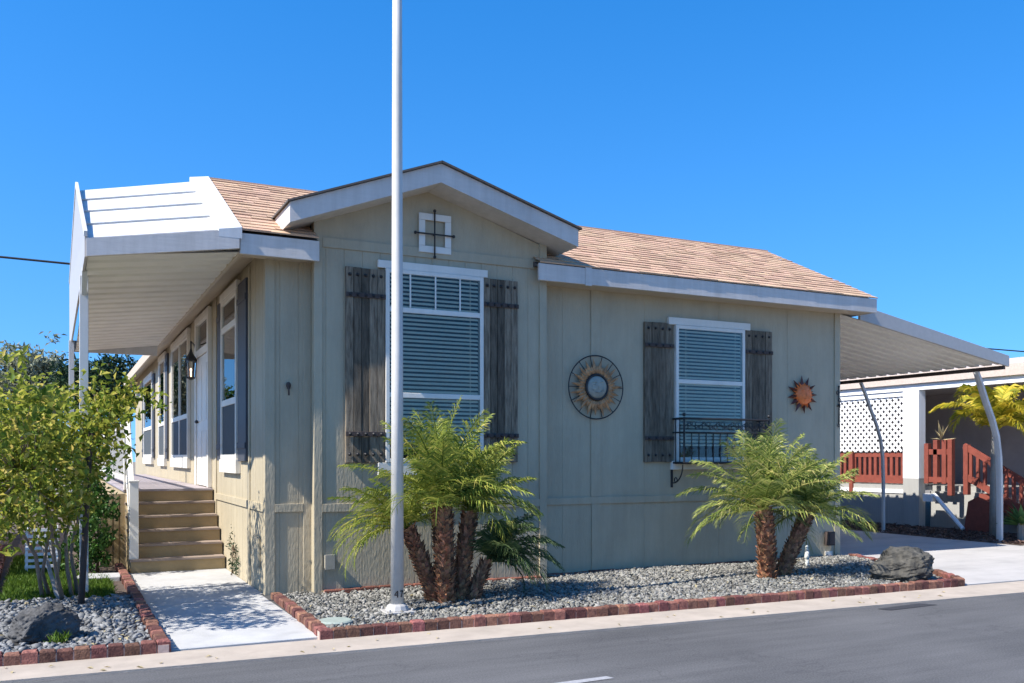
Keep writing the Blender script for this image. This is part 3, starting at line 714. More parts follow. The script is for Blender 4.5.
# iron window guard
W = thing('window_guard', 'black wrought iron balconette below the smaller window', 'window guard', (7.9,9.8,1.42))
x0, x1, yf, yb = 7.2, 8.62, 9.52, 9.79
m = MB()
for z, r in ((2.0,.016),(1.82,.011),(1.425,.016)):
    m.tube([(x0,yb,z),(x0,yf,z)], r, 6); m.tube([(x0,yf,z),(x1,yf,z)], r, 6); m.tube([(x1,yf,z),(x1,yb,z)], r, 6)
m.build('frame', 'iron', W)
m = MB(); n = 12
for i in range(n+1):
    x = x0+(x1-x0)*i/n; m.tube([(x,yf,1.425),(x,yf,1.82 if 0<i<n else 2.02)], .008 if 0<i<n else .014, 6)
    if i%2 == 1: m.ball((x,yf,1.62), .02, 8, 6)
for xs in (x0, x1):
    for t in (.33,.66): m.tube([(xs,yb+(yf-yb)*t,1.425),(xs,yb+(yf-yb)*t,2.0)], .008, 6)
m.build('bars', 'iron', W)
m = MB()
for i in range(n):
    x = x0+(x1-x0)*(i+.5)/n; sgn = 1 if i%2 else -1
    m.ring((x-.022*sgn,yf,1.93), IR, IZ, .028, .006, 16, 5); m.ring((x+.024*sgn,yf,1.885), IR, IZ, .026, .006, 16, 5)
m.tube([(x0+.02,yf,1.90)]+[(x0+.02+(x1-x0-.04)*i/24,yf,1.91+.03*math.sin(i*math.pi/2)) for i in range(25)], .006, 5)
for p in ((x0,yf,2.05),(x1,yf,2.05)): m.ball(p, .024)
m.build('scrolls', 'iron', W, smooth=True)
m = MB(); m.box(x0+.02,x1-.02,yf+.02,yb,1.408,1.416); m.build('tray', 'iron', W)
for xb in (x0, x1-.02):
    m = MB(); m.bar((xb,9.785,1.43),(xb,9.785,1.10), .025, .018)
    pts = [(xb,9.78-.20*math.sin(t),1.42-.24*(1-math.cos(t))) for t in [i*math.pi/2/10 for i in range(11)]][::-1]
    m.tube([(xb,9.78-.03-.20*math.sin(i*math.pi/20),1.16+.24*(1-math.cos(i*math.pi/20))) for i in range(11)], .009, 6)
    m.ring((xb+.001,9.70,1.20), (0,1,0), IZ, .03, .008, 16, 5)
    m.build('bracket', 'iron', W)

# wall lantern beside the door
W = thing('wall_lantern', 'black glass lantern hanging on the porch wall beside the front door', 'lantern', (1.80,14.9,2.6))
m = MB(); lx, ly = 1.80, 14.9
m.box(XL-.03,XL-.001,15.2,15.3,2.9,3.2); m.tube([(XL-.02,15.25,3.1),(1.88,15.15,3.28),(lx,ly,3.30),(lx,ly,3.18)], .011, 8)
m.build('bracket', 'iron', W)
m = MB(); m.tube([(lx,ly,3.20),(lx,ly,3.14),(lx,ly,3.11),(lx,ly,3.02),(lx,ly,2.995)], [.010,.024,.036,.092,.092], 6)
m.tube([(lx,ly,2.72),(lx,ly,2.745)], [.058,.066], 6); m.tube([(lx,ly,2.70),(lx,ly,2.72)], [.022,.045], 6)
for i in range(6):
    a = 2*math.pi*i/6; m.tube([(lx+.082*math.cos(a),ly+.082*math.sin(a),3.0),(lx+.061*math.cos(a),ly+.061*math.sin(a),2.74)], .007, 5)
m.build('cage', 'iron', W)
m = MB(); m.tube([(lx,ly,2.745),(lx,ly,2.995)], [.057,.076], 6, cap=False); m.build('shade', 'lampglass', W)
m = MB(); m.ball((lx,ly,2.86), .016, sc=(1,1,1.7)); m.tube([(lx,ly,2.74),(lx,ly,2.84)], .011, 8); m.build('bulb', 'flame', W, smooth=True)

# ================================================================== SIDE AWNING
A = thing('porch_awning', 'white ribbed metal awning over the porch along the left side of the house', 'awning', (.2,10.6,0))
xo = lambda y: .203-.0204*(min(y,11.7)-9.45)-.004*max(0,y-11.7)
XI = 1.60
def lerp(a, b, t): return a+(b-a)*t
# sloped front panel made of four overlapping pans
m = MB(); nb = 4
for i in range(nb):
    t0, t1 = i/nb, (i+1)/nb; y0, y1 = 9.45+2.25*t0, 9.45+2.25*t1
    zo0, zo1 = 3.545+1.05*t0, 3.545+1.05*t1; zi0, zi1 = 3.785+1.11*t0, 3.785+1.11*t1; e = .022
    a, b, c2, d2 = (xo(y0),y0,zo0+e),(1.40,y0,zi0-.03+e),(1.40,y1,zi1-.03),(xo(y1),y1,zo1)
    m.add([a,b,c2,d2,(xo(y0),y0+.015,zo0-.02),(1.40,y0+.015,zi0-.05)], [(0,1,2,3),(4,5,1,0)])
m.build('front_panel', 'awn', A)
m = MB()   # flashing against the shingles
m.add([(1.40,9.40,3.775),(1.625,9.40,3.815),(1.625,11.74,4.975),(1.40,11.72,4.93),(1.40,9.40,3.70),(1.40,11.72,4.84)], [(0,1,2,3),(0,3,5,4)])
m.add([(1.40,9.399,3.775),(1.625,9.399,3.815),(1.625,9.399,3.70),(1.40,9.399,3.70)],[(3,2,1,0)])
m.build('flashing', 'awn', A)
m = MB()   # front beam
m.add([(xo(9.4),9.40,3.385),(XI,9.40,3.60),(XI,9.40,3.79),(xo(9.4),9.40,3.55),(xo(9.4),9.46,3.385),(XI,9.46,3.60),(XI,9.46,3.79),(xo(9.4),9.46,3.55)],
      [(0,1,2,3),(7,6,5,4),(0,4,5,1),(3,2,6,7),(0,3,7,4),(1,5,6,2)])
m.build('front_beam', 'fascia', A)
m = MB()   # outer side panel, with its raised rim
prof = [(9.46,3.39),(9.46,3.60),(11.7,4.65),(18.2,4.63),(18.2,3.39)]
vs = [(xo(y)-.012,y,z) for y,z in prof]+[(xo(y)+.012,y,z) for y,z in prof]; n = len(prof)
m.add(vs, [tuple(range(n)), tuple(range(n,2*n))[::-1]]+[(i,n+i,n+(i+1)%n,(i+1)%n) for i in range(n)])
m.build('side_panel', 'galv', A)
m = MB(); m.bar((xo(9.4)-.005,9.42,3.60),(xo(11.7)-.005,11.7,4.67), .03, .05); m.bar((xo(11.7)-.005,11.7,4.66),(xo(18.2)-.005,18.2,4.64), .03, .05)
m.build('rim', 'awn', A)
m = MB(); m.add([(xo(11.7),11.72,4.58),(1.60,11.74,4.87),(1.60,18.2,3.85),(xo(18.2),18.2,4.56)], [(0,1,2,3)]); m.build('rear_panel', 'awn', A)
def ribbed_under(m, x0, z0, x1, z1, y0, y1, step=.40, d=.022):
    """pan sheet ribbed along X"""
    prof = []; y = y0
    while y < y1-.001:
        prof += [(y,0),(y+step*.62,0),(y+step*.70,d),(y+step*.92,d)]; y += step
    prof.append((y1,0)); n = len(prof)
    m.add([(x0,py,z0+pz) for py,pz in prof]+[(x1,py,z1+pz) for py,pz in prof]+[(x0,py,z0+pz+.012) for py,pz in prof]+[(x1,py,z1+pz+.012) for py,pz in prof],
          [(i,i+1,n+i+1,n+i) for i in range(n-1)]+[(2*n+i+1,2*n+i,3*n+i,3*n+i+1) for i in range(n-1)]+[(i+1,i,2*n+i,2*n+i+1) for i in range(n-1)]+[(n+i,n+i+1,3*n+i+1,3*n+i) for i in range(n-1)])
m = MB(); ribbed_under(m, .22, 3.405, 1.61, 3.575, 9.46, 18.2); m.build('underside', 'awn_under', A)
m = MB(); m.box(.165,.25,10.555,10.645,0,3.41); m.bar((.207,10.55,3.22),(.207,10.25,3.42),.05,.05); m.build('post', 'awn', A, bevel=.004)
m = MB(); m.box(.10,.18,16.5,16.6,0,3.41); m.build('post', 'awn', A, bevel=.004)
m = MB(); m.box(xo(18.1),1.6,18.17,18.2,3.395,3.60); m.build('end_beam', 'awn', A)

# ================================================================== CARPORT AWNING
A = thing('carport_awning', 'grey metal carport awning with curved posts on the right side of the house', 'awning', (14.5,11,0))
cz = lambda x: 3.60-(x-10.25)*(3.60-3.03)/(13.9-10.25)
m = MB(); ribbed_under(m, 10.22, cz(10.25)-.015, 13.9, cz(13.9), 9.78, 24., .24, .05); m.build('roof_panel', 'awn_under', A)
m = MB()
m.add([(10.57,9.74,cz(10.57)-.02),(13.95,9.74,2.985),(13.95,9.74,3.165),(10.57,9.74,3.75),(10.57,9.78,cz(10.57)-.02),(13.95,9.78,2.985),(13.95,9.78,3.165),(10.57,9.78,3.75)],
      [(0,1,2,3),(7,6,5,4),(0,4,5,1),(3,2,6,7),(0,3,7,4),(1,5,6,2)])
m.build('front_beam', 'galv', A, bevel=.003)
m = MB(); m.box(13.86,13.92,9.79,24,2.945,3.005); m.build('edge_beam', 'stake', A)
def cpost(y0, dx=0.):
    m = MB(); pts = [(13.88,y0,2.96),(13.98,y0,2.78),(14.14,y0,2.45),(14.30,y0,2.15),(14.42,y0,1.85),(14.48,y0,1.5),(14.5,y0,1.0),(14.5,y0,0)]; pts = [(x+dx,y,z+(.06 if z > 2.9 and dx else 0)-.15*dx) for x, y, z in pts]
    for a, b in zip(pts[:-1], pts[1:]): m.bar(a, Vector(b)+(Vector(b)-Vector(a))*.02, .052, .05)
    m.box(14.44+dx,14.56+dx,y0-.06,y0+.06,.0,.035)
    return m.build('post', 'awn', A, bevel=.004)
cpost(12.78); cpost(10.28); cpost(10.42, .13); cpost(17.)

# ================================================================== PORCH
D = thing('porch_steps', 'wooden porch deck and six brown steps leading up to the front door', 'steps', (1.3,12.4,0))
sx0, sx1 = .78, 1.925
for i in range(6):
    y = 12.42+.218*i; z = .03+(1.055-.03)*(i+1)/6; zp = .03+(1.055-.03)*i/6
    m = MB(); m.box(sx0,sx1,y,y+.02,zp,z-.03); m.build('riser', 'riser', D)
    if i < 5:
        m = MB(); m.box(sx0-.015,sx1,y-.03,y+.105,z-.03,z); m.box(sx0-.015,sx1,y+.11,y+.235,z-.03,z); m.build('tread', 'tread', D, bevel=.004)
m = MB(); y = 12.42+.218*5-.03
while y < 25: m.box(sx0-.03,sx1,y,y+.138,1.025,1.055); y += .142
m.build('deck_floor', 'deck', D, bevel=.003)
m = MB(); m.prism([(12.44,0),(12.46,.17),(13.5,1.02),(25,1.02),(25,0)], 'x', sx0-.002, sx0+.02); m.box(.46,.77,13.45,13.48,.0,1.0)
for x in (.50,.58,.66,.74): m.box(x-.03,x+.03,13.43,13.45,.02,1.0)
m.build('skirting', 'tan', D)
D = thing('porch_railing', 'white picket handrail on the left edge of the porch steps', 'railing', (.80,12.5,0))
m = MB(); m.box(.765,.875,12.46,12.57,.20,1.18); m.box(.755,.885,12.45,12.58,1.18,1.205); m.build('post', 'white', D, bevel=.006)
m = MB(); m.box(.755,.845,13.42,13.51,1.05,2.05); m.box(.745,.855,13.41,13.52,2.05,2.08); m.build('post', 'white', D, bevel=.006)
m = MB(); m.bar((.80,12.55,1.08),(.80,13.42,1.95), .06, .09); m.bar((.80,12.55,.36),(.80,13.42,1.22), .04, .08); m.build('rail', 'white', D, bevel=.004)
m = MB()
for i in range(7):
    y = 12.63+.11*i; zz = (y-12.55); m.box(.785,.815,y-.018,y+.018,.38+zz,1.06+zz)
m.build('picket', 'white', D)
m = MB(); m.bar((.80,13.51,1.95),(.80,24.9,1.95), .06, .07); m.bar((.80,13.51,1.2),(.80,24.9,1.2), .04, .07)
y = 13.65
while y < 24.8: m.box(.785,.815,y-.018,y+.018,1.2,1.95); y += .16
m.build('deck_rail', 'white', D)

# ================================================================== STREET LIGHT POLE
PL = thing('light_pole', 'tall white tapered metal pole standing in the gravel in front of the house', 'pole', (2.76,8.0,0))
px_, py_ = 2.80, 8.06
m = MB(); m.tube([(px_,py_,.06),(px_,py_,2.5),(px_,py_,5.),(px_,py_,8.)], [.062,.054,.047,.038], 24); m.ball((px_,py_,8.), .045); m.build('shaft', 'pole', PL, smooth=True)
m = MB(); m.box(px_-.14,px_+.14,py_-.14,py_+.14,.0,.075)
m.tube([(px_,py_,.075),(px_,py_,.12),(px_,py_,.135)], [.115,.095,.07], 12)
for sx in (-1,1):
    for sy in (-1,1): m.tube([(px_+sx*.11,py_+sy*.11,.075),(px_+sx*.11,py_+sy*.11,.10)], .013, 6)
m.build('base', 'galv', PL, bevel=.006)
# number 47 wrapped on the shaft, facing the street
m = MB()
camdir = math.atan2(-py_, -px_)
def stroke(pts):
    q = []
    for u, v in pts:
        a = camdir+(u+.004)/.062+.18; q.append((px_+.0625*math.cos(a), py_+.0625*math.sin(a), .20+v))
    for a, b in zip(q[:-1], q[1:]): m.bar(a, b, .010, .010)
stroke([(-.012,0),(-.012,.06),(-.040,.02),(-.004,.02)]); stroke([(.012,.058),(.042,.058),(.030,.03),(.022,0)])
m.build('number', 'number', PL)

# ================================================================== BOULDERS, SMALL GARDEN THINGS
def boulder(name, label, c, sz, rotz, mat, seed):
    import bmesh
    r_ = random.Random(seed); b = bmesh.new(); bmesh.ops.create_icosphere(b, subdivisions=5, radius=1)
    planes = []
    for i in range(11):
        d = Vector((r_.gauss(0,1), r_.gauss(0,1), r_.gauss(0,.8))).normalized(); planes.append((d, r_.uniform(.62,.92)))
    from mathutils import noise
    for v in b.verts:
        p = v.co.copy()
        for d, h in planes:
            e = p.dot(d)-h
            if e > 0: p -= d*e*.92
        q_ = Vector((p.x, p.y*2.2+p.x*.6, p.z*2.6-p.x*.9)); p *= 1+.12*noise.noise(p*2.4+Vector((seed,0,0)))+.09*noise.noise(q_*3.4+Vector((0,seed,0)))+.05*abs(noise.noise(q_*8))+.035*noise.noise(p*17)
        v.co = Vector((p.x*sz[0], p.y*sz[1], p.z*sz[2]))
    rm = Matrix.Rotation(rotz, 3, 'Z')
    for v in b.verts: v.co = rm @ v.co
    me = bpy.data.meshes.new(name); b.to_mesh(me); b.free(); me.materials.append(mt[mat])
    o = bpy.data.objects.new(name, me); COL.objects.link(o); o.location = c
    return tag(o, label, 'boulder')
boulder('boulder', 'dark angular boulder on slate pebbles in the left bed', (-.11,8.12,.12), (.25,.24,.215), .35, 'rock', 3)
boulder('boulder', 'mottled grey boulder at the right end of the pale gravel bed', (8.80,7.50,.20), (.40,.32,.25), -.3, 'rock2', 11)
m = MB(); m.tube([(2.10,7.66,.04),(2.10,7.66,.093),(2.10,7.66,.103)], [.15,.15,.135], 24)
tag(m.build('valve_cover', 'lid', origin=(2.1,7.66,.05), smooth=False), 'round grey green valve lid set in gravel left of the light pole', 'valve cover')
m = MB(); sx, sy = 8.80,9.0
m.tube([(sx,sy,.04),(sx,sy,.16)], .024, 8); m.tube([(sx,sy,.15),(sx,sy,.17),(sx,sy,.24),(sx,sy,.26)], [.024,.032,.032,.024], 8); m.tube([(sx,sy,.25),(sx,sy,.31)], [.024,.018], 8); m.ball((sx,sy,.315), .022)
tag(m.build('sprinkler_riser', 'plastic', origin=(sx,sy,.04), smooth=True), 'white plastic sprinkler valve sticking up from gravel at the house corner', 'sprinkler')
m = MB(); m.bar((-.03,10.35,.02),(-.22,10.75,.72), .11, .03, up=(1,0,0)); m.bar((.02,10.3,.02),(-.12,10.7,.60), .06, .025, up=(1,0,0))
tag(m.build('leaning_board', 'weather', origin=(-.03,10.4,0), bevel=.004), 'weathered grey board leaning against the small tree', 'board')
m = MB(); m.tube([(.165,9.75,.03),(.195,9.8,.6),(.24,9.88,1.45),(.26,9.92,1.75)], [.033,.030,.028,.025], 7)
tag(m.build('tree_stake', 'stake', origin=(.17,9.75,0), smooth=True), 'dark wooden stake standing in the slate pebbles beside the tree', 'stake')
m = MB()
for i in range(7): m.box(-.42,-.04,12.92+.02*i,12.945+.02*i,.10+.075*i,.135+.075*i)
m.bar((-.40,12.93,.05),(-.40,13.1,.62), .03, .03); m.bar((-.06,12.93,.05),(-.06,13.1,.62), .03, .03)
tag(m.build('slatted_trellis', 'nwhite', origin=(-.2,12.95,0)), 'low white slatted trellis standing on the lawn behind the tree', 'trellis')
m = MB(); m.prism([(.12,11.75),(.62,11.7),(.66,12.1),(.2,12.2)], 'z', .02, .085)
tag(m.build('stepping_stone', 'concrete', origin=(.4,11.9,.03), bevel=.012), 'flat pale stepping stone in the lawn near the steps', 'stepping stone')
# picket fence at the far left
W = thing('picket_fence', 'weathered pale picket fence at the far left edge of the lawn', 'fence', (-.9,14,0))
m = MB(); y = 12.5
while y < 20: m.box(-.97,-.945,y,y+.085,.05,1.15+.02*math.sin(y*5)); y += .11
m.build('pickets', 'weather', W)
m = MB(); m.box(-1.01,-.971,12.4,20,.3,.38); m.box(-1.01,-.971,12.4,20,.88,.96); m.build('rail', 'weather', W)
for y in (12.4,14.9,17.4,19.9):
    m = MB(); m.box(-1.08,-1.011,y,y+.08,0,1.2); m.build('post', 'weather', W)

# ================================================================== PLANTS
# small tree in the left bed
cl = []
for (cx, cy_, cz_, rx, ry_, rz, k) in ((-.45,9.7,1.62,.5,.8,.5,24),(.12,10.0,1.75,.26,.6,.38,14),(-.95,10.2,1.62,.5,.7,.5,14),(-.30,9.3,1.2,.42,.5,.28,10),(-.32,8.75,1.75,.34,.42,.34,15),(.26,10.2,1.86,.12,.4,.2,6),(-.8,10.4,1.1,.3,.4,.3,6),(-.38,8.15,1.88,.26,.30,.24,7),(-.6,9.9,1.02,.36,.4,.2,6),(-.15,9.9,1.25,.25,.4,.18,5),(.38,10.3,2.20,.14,.3,.14,6)):
    for _ in range(k):
        d = Vector(randdir(1)[0])*random.uniform(.45,1.0); cl.append((cx+d.x*rx, cy_+d.y*ry_, cz_+d.z*rz))
tk = [[(-.17,10.5,0),(-.24,10.4,.5),(-.36,10.3,.75),(-.42,10.2,1.0),(-.55,10.1,1.5)], [(-.02,10.4,0),(-.05,10.35,.25),(-.02,10.35,.5),(-.10,10.2,.9),(-.2,10.0,1.5)], [(.02,10.2,0),(-.06,10.1,.4),(-.10,9.8,.9),(-.3,9.2,1.35)], [(-.10,10.6,0),(-.18,10.5,.3),(-.13,10.4,.65),(.02,10.2,1.15)],
      [(.10,10.4,0),(.05,10.4,.35),(.03,10.3,.7),(.22,10.2,1.3),(.3,10.15,1.7)], [(.16,10.5,0),(.08,10.5,.5),(.16,10.4,.95),(.32,10.3,1.5)]]
make_tree('small_tree', 'bushy yellow green multi-trunk tree growing in the left bed', 'tree', (0,10.45,0), tk, [(x,y,z-.10) for x, y, z in cl], 10300, (.15,.16,.14), .076, .044, 'citrus', 'treebark', tr=.022)
# shrub beside the steps
cl = [(.36+random.gauss(0,.11), 12.75+random.gauss(0,.25), random.uniform(.25,1.35)) for _ in range(22)]
make_tree('shrub', 'dark green leafy shrub growing against the side of the porch steps', 'shrub', (.42,12.7,0), [[(.40,12.7,0),(.42,12.7,.4),(.42,12.75,.9)]], cl, 2600, (.09,.12,.1), .075, .045, 'shrub', 'bark', tr=.02)
# tuft by the boulder, weed at the wall
def tuft(name, label, base, n, h, mat, w=.014, sp=.6):
    P = np.tile(np.array(base), (n,1))+rng.normal(size=(n,3))*np.array([.03,.03,0]); D = rng.normal(size=(n,3))*sp; D[:,2] = np.abs(D[:,2])+.8
    V, F_ = leaves(P, D, randdir(n), h*rng.uniform(.6,1.2,n), np.full(n,w)); return tag(np_mesh(name, V, F_, mat, origin=base), label, 'plant')
tuft('weed_tuft', 'small bright green weed tuft in front of the left boulder', (-.02,7.86,.06), 46, .10, 'grass', .016, .9)
cl = [(1.90+random.gauss(0,.012), 11.75+random.gauss(0,.06), .08+.42*random.random()) for _ in range(9)]+[(1.9,11.45+random.gauss(0,.05),.08+.36*random.random()) for _ in range(7)]
make_tree('wall_weed', 'thin dark weed growing up the foot of the side wall by the steps', 'plant', (1.89,11.7,.02), [[(1.89,11.66,.02),(1.90,11.66,.2),(1.905,11.64,.42)]], cl, 170, (.008,.04,.05), .05, .02, 'conifer', 'bark', tr=.007)

# pygmy date palms
P1 = thing('date_palm', 'clump of date palms with several leaning trunks behind the light pole', 'palm', (3.45,8.5,0), 'date palms in the front bed')
palm_trunk(P1, [(3.44,8.42,.0),(3.42,8.42,.5),(3.405,8.45,1.0)], .100, .106)
palm_trunk(P1, [(3.38,8.50,.02),(3.24,8.52,.40),(3.06,8.5,.80)], .085, .072)
palm_trunk(P1, [(3.60,8.47,.0),(3.66,8.5,.45),(3.75,8.55,.92)], .085, .078)
palm_trunk(P1, [(3.68,8.43,.0),(3.80,8.45,.22),(3.90,8.46,.42)], .078, .055)
make_crown(P1, (3.405,8.45,1.0), 36, 1.08, 'palm', .28, .015, (97,12), droop=(.8,1.5), nl=40)
make_crown(P1, (3.06,8.5,.80), 9, .92, 'palm', .24, .016, (50,5), (2.7,3.9), (1.3,1.9), nl=36)
make_crown(P1, (3.06,8.5,.80), 9, .6, 'palm', .20, .014, (88,25), None, (1.2,2.2), nl=36)
make_crown(P1, (3.75,8.55,.92), 20, .88, 'palm', .26, .015, (95,5), (-1.7,1.7), (.9,1.6), nl=36)
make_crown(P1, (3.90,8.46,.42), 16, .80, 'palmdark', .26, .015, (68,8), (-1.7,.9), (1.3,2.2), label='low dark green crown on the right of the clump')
P2 = thing('date_palm', 'pair of date palms in a V at the right end of the front bed', 'palm', (7.7,8.35,0), 'date palms in the front bed')
palm_trunk(P2, [(7.50,8.3,.0),(7.48,8.3,.45),(7.45,8.32,.88)], .112, .100)
palm_trunk(P2, [(7.72,8.36,.0),(7.96,8.38,.40),(8.22,8.40,.82)], .090, .080)
make_crown(P2, (7.45,8.32,.88), 36, 1.06, 'palmpale', .30, .015, (97,-5), droop=(.7,1.35), nl=42)
make_crown(P2, (8.22,8.40,.82), 28, .90, 'palmpale', .28, .015, (95,-5), droop=(.8,1.4), nl=38)

# golden palm in front of the neighbour
GP = thing('golden_palm', 'palm with yellow fronds in front of the neighbouring porch', 'palm', (15.35,10.95,0))
m = MB(); m.tube([(15.3,11.0,0),(15.3,11.0,.9),(15.32,11.0,1.55),(15.34,11.0,2.0)], [.075,.06,.055,.045], 10); m.build('trunk', 'greybark', GP, smooth=True)
V = []; F_ = []; m = MB()
for az, el, L_, dr in ((3.3,75,1.9,2.7),(3.0,55,1.3,2.6),(-.5,60,1.5,1.6),(-1.2,50,1.3,1.5),(.3,70,1.6,1.5),(1.2,65,1.4,1.6),(-.1,35,1.4,1.4),(-2.0,40,1.1,2.0),(4.2,60,1.3,2.0),(.8,40,1.4,1.6),(-.9,75,1.5,1.3),(2.2,60,1.3,1.8)):
    pts, v, fc = frond_geo((15.34,11.0,1.95), az, R(el), L_, dr, 60, .32, .055); o = len(V); V += v; F_ += [tuple(a+o for a in q) for q in fc]; m.tube(pts, [.018-.012*j/14 for j in range(15)], 5)
np_mesh('crown', np.array([tuple(v) for v in V]), np.array(F_), 'golden', GP); m.build('frond_stem', 'golden', GP)
# agave rosette
AG = thing('agave', 'green agave rosette with pale edges at the right edge of the soil strip', 'plant', (15.0,10.25,.03))
n = 42; az = rng.uniform(0,6.28,n); el = rng.uniform(.15,1.35,n); D_ = np.stack([np.cos(az)*np.cos(el), np.sin(az)*np.cos(el), np.sin(el)],1)
V, F_ = leaves(np.tile(np.array([15.0,10.25,.30]),(n,1)), D_, np.tile(np.array([0,0,1.]),(n,1)), rng.uniform(.3,.48,n), np.full(n,.10), .25); np_mesh('leaves', V, F_, 'agave', AG)
m = MB(); m.tube([(15.0,10.25,.02),(15.0,10.25,.34)], [.06,.07], 8); m.build('stem', 'greybark', AG)
# mulch litter
n = 5200; x = rng.uniform(14.3,16.1,n); y = rng.uniform(9.85,16,n); D_ = rng.normal(size=(n,3)); D_[:,2] *= .25
V, F_ = leaves(np.stack([x,y,rng.uniform(.035,.06,n)],1), D_, randdir(n)+np.array([0,0,1.]), rng.uniform(.04,.12,n), rng.uniform(.015,.035,n)); 
mt['chip'] = leafmat('bark_chip', (.06,.035,.028), (.20,.12,.09), .0)
stuff(np_mesh('mulch', V, F_, 'chip'), 'brown bark mulch strip between driveway and neighbouring house', 'mulch')

# dry leaf litter on the beds and along the gutter
n = 170; x = np.concatenate([rng.uniform(2.1,9.2,80), rng.uniform(-.6,.6,50), rng.uniform(-.4,9,40)]); y = np.concatenate([rng.uniform(7.5,9.4,80), rng.uniform(7.5,10.2,50), rng.uniform(6.9,7.0,40)]); y[130:] = 6.93-.045*(x[130:]+.4)+rng.uniform(-.02,.35,40)
z = np.concatenate([np.full(130,.088), np.full(40,.024)]); D_ = rng.normal(size=(n,3)); D_[:,2] *= .15
V, F_ = leaves(np.stack([x,y,z],1), D_, randdir(n)*.3+np.array([0,0,1.]), rng.uniform(.03,.07,n), rng.uniform(.012,.03,n))
stuff(np_mesh('leaf_litter', V, F_, 'straw'), 'scattered dry fallen leaves on gravel and gutter', 'leaf litter')

# background trees
def bgtree(label, base, h, r, n, leafm, ln, wd, k=40, flat=.8):
    bx, by_ = base; cl = []
    for _ in range(k):
        d = Vector(randdir(1)[0])*random.uniform(.4,1.); cl.append((bx+d.x*r, by_+d.y*r, h-r*flat+d.z*r*flat))
    make_tree('broadleaf_tree', label, 'tree', (bx,by_,0), [[(bx,by_,0),(bx+.1,by_,h*.35),(bx-.1,by_,h-r*flat)]], cl, n, (r*.2,r*.2,r*.17), ln, wd, leafm, 'bark', 'trees beyond the house', tr=.16)
bgtree('grey green olive-like tree standing behind the yellow green small tree', (-1.1,48), 6.6, 2.0, 6500, 'greytree', .32, .11, 46)
bgtree('dark green tree seen between the awning post and the far eave', (1.3,40), 5.6, 1.6, 6000, 'conifer', .32, .08, 34)
bgtree('mid green tree at the left edge, lower than the grey green one', (-5.2,50), 5.2, 2.8, 7000, 'shrub', .32, .14, 40)

# ================================================================== NEIGHBOURING HOUSE
NX = 16.13
Nb = thing('neighbour_house', 'white and grey neighbouring home with lattice porch and pale pink roof', 'house', (18,14,0))
m = MB(); m.box(NX,NX+.06,13.3,26,0,.72); m.box(NX+.35,NX+.4,5,13.3,0,.78); m.build('skirting', 'ngrey', Nb)
m = MB(); m.box(NX-.02,NX+.08,13.62,26,.722,.80); m.build('deck_edge', 'nwhite', Nb)
m = MB(); m.box(NX,NX+3,13.3,26,.80,.9); m.box(NX+.4,NX+3,5,13.3,.785,.9); m.build('deck_floor', 'ngrey', Nb)
m = MB(); m.box(NX-.05,NX+.10,5,26,2.905,3.04); m.box(NX-.02,NX+.08,13.6,26,2.80,2.90); m.build('beam', 'nwhite', Nb)
for y in (13.25, 19.0): MB().box(NX-.06,NX+.14,y,y+.4,1.05,2.904).build('post', 'nwhite', Nb)
m = MB(); m.box(NX-.058,NX+.138,13.252,13.648,0,1.049); m.build('post_foot', 'ngrey', Nb)
m = MB(); y0, y1, z0, z1 = 13.66, 20., 1.62, 2.80; sp = .158; hh = z1-z0
k = int((y1-y0+hh)/sp)
for i in range(k):
    for sg in (0,1):
        a = y0-hh+i*sp; ya, za, yb_, zb = a, z0, a+hh, z1
        if ya < y0: za += y0-ya; ya = y0
        if yb_ > y1: zb -= yb_-y1; yb_ = y1
        if zb-za < .02: continue
        if sg: ya, yb_ = y0+y1-ya, y0+y1-yb_
        xq = NX+.012+.012*sg; m.obox((xq,(ya+yb_)/2,(za+zb)/2), (0,(yb_-ya)/2,(zb-za)/2), (.005,0,0), (0,-.018*(1 if not sg else -1),.018))
m.build('lattice', 'nwhite', Nb)
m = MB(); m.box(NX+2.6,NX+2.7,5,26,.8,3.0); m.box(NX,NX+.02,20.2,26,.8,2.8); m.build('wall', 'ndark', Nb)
for a, b, c in ((11.2,12.4,1.5),(8.6,9.6,1.3)):
    w = MB().box(NX+2.55,NX+2.6,a,b,c,2.6).build('window', 'nwhite', Nb); MB().box(NX+2.53,NX+2.549,a+.1,b-.1,c+.1,2.5).build('pane', 'glass', w)
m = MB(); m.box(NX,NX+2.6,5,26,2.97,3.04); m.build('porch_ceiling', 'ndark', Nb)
m = MB(); m.prism([(NX-.12,3.042),(NX-.12,3.26),(NX+4.5,3.9),(NX+9,3.1),(NX+9,3.05)], 'y', 9.6, 27); m.build('roof', 'nroof', Nb)
m = MB(); m.tube([(NX-.02,12.9,.72),(NX-.05,12.85,.70),(NX-.2,12.1,.08)], .04, 8); m.box(NX-.1,NX+.02,12.9,13.12,.58,.74); m.build('downspout', 'nwhite', Nb)

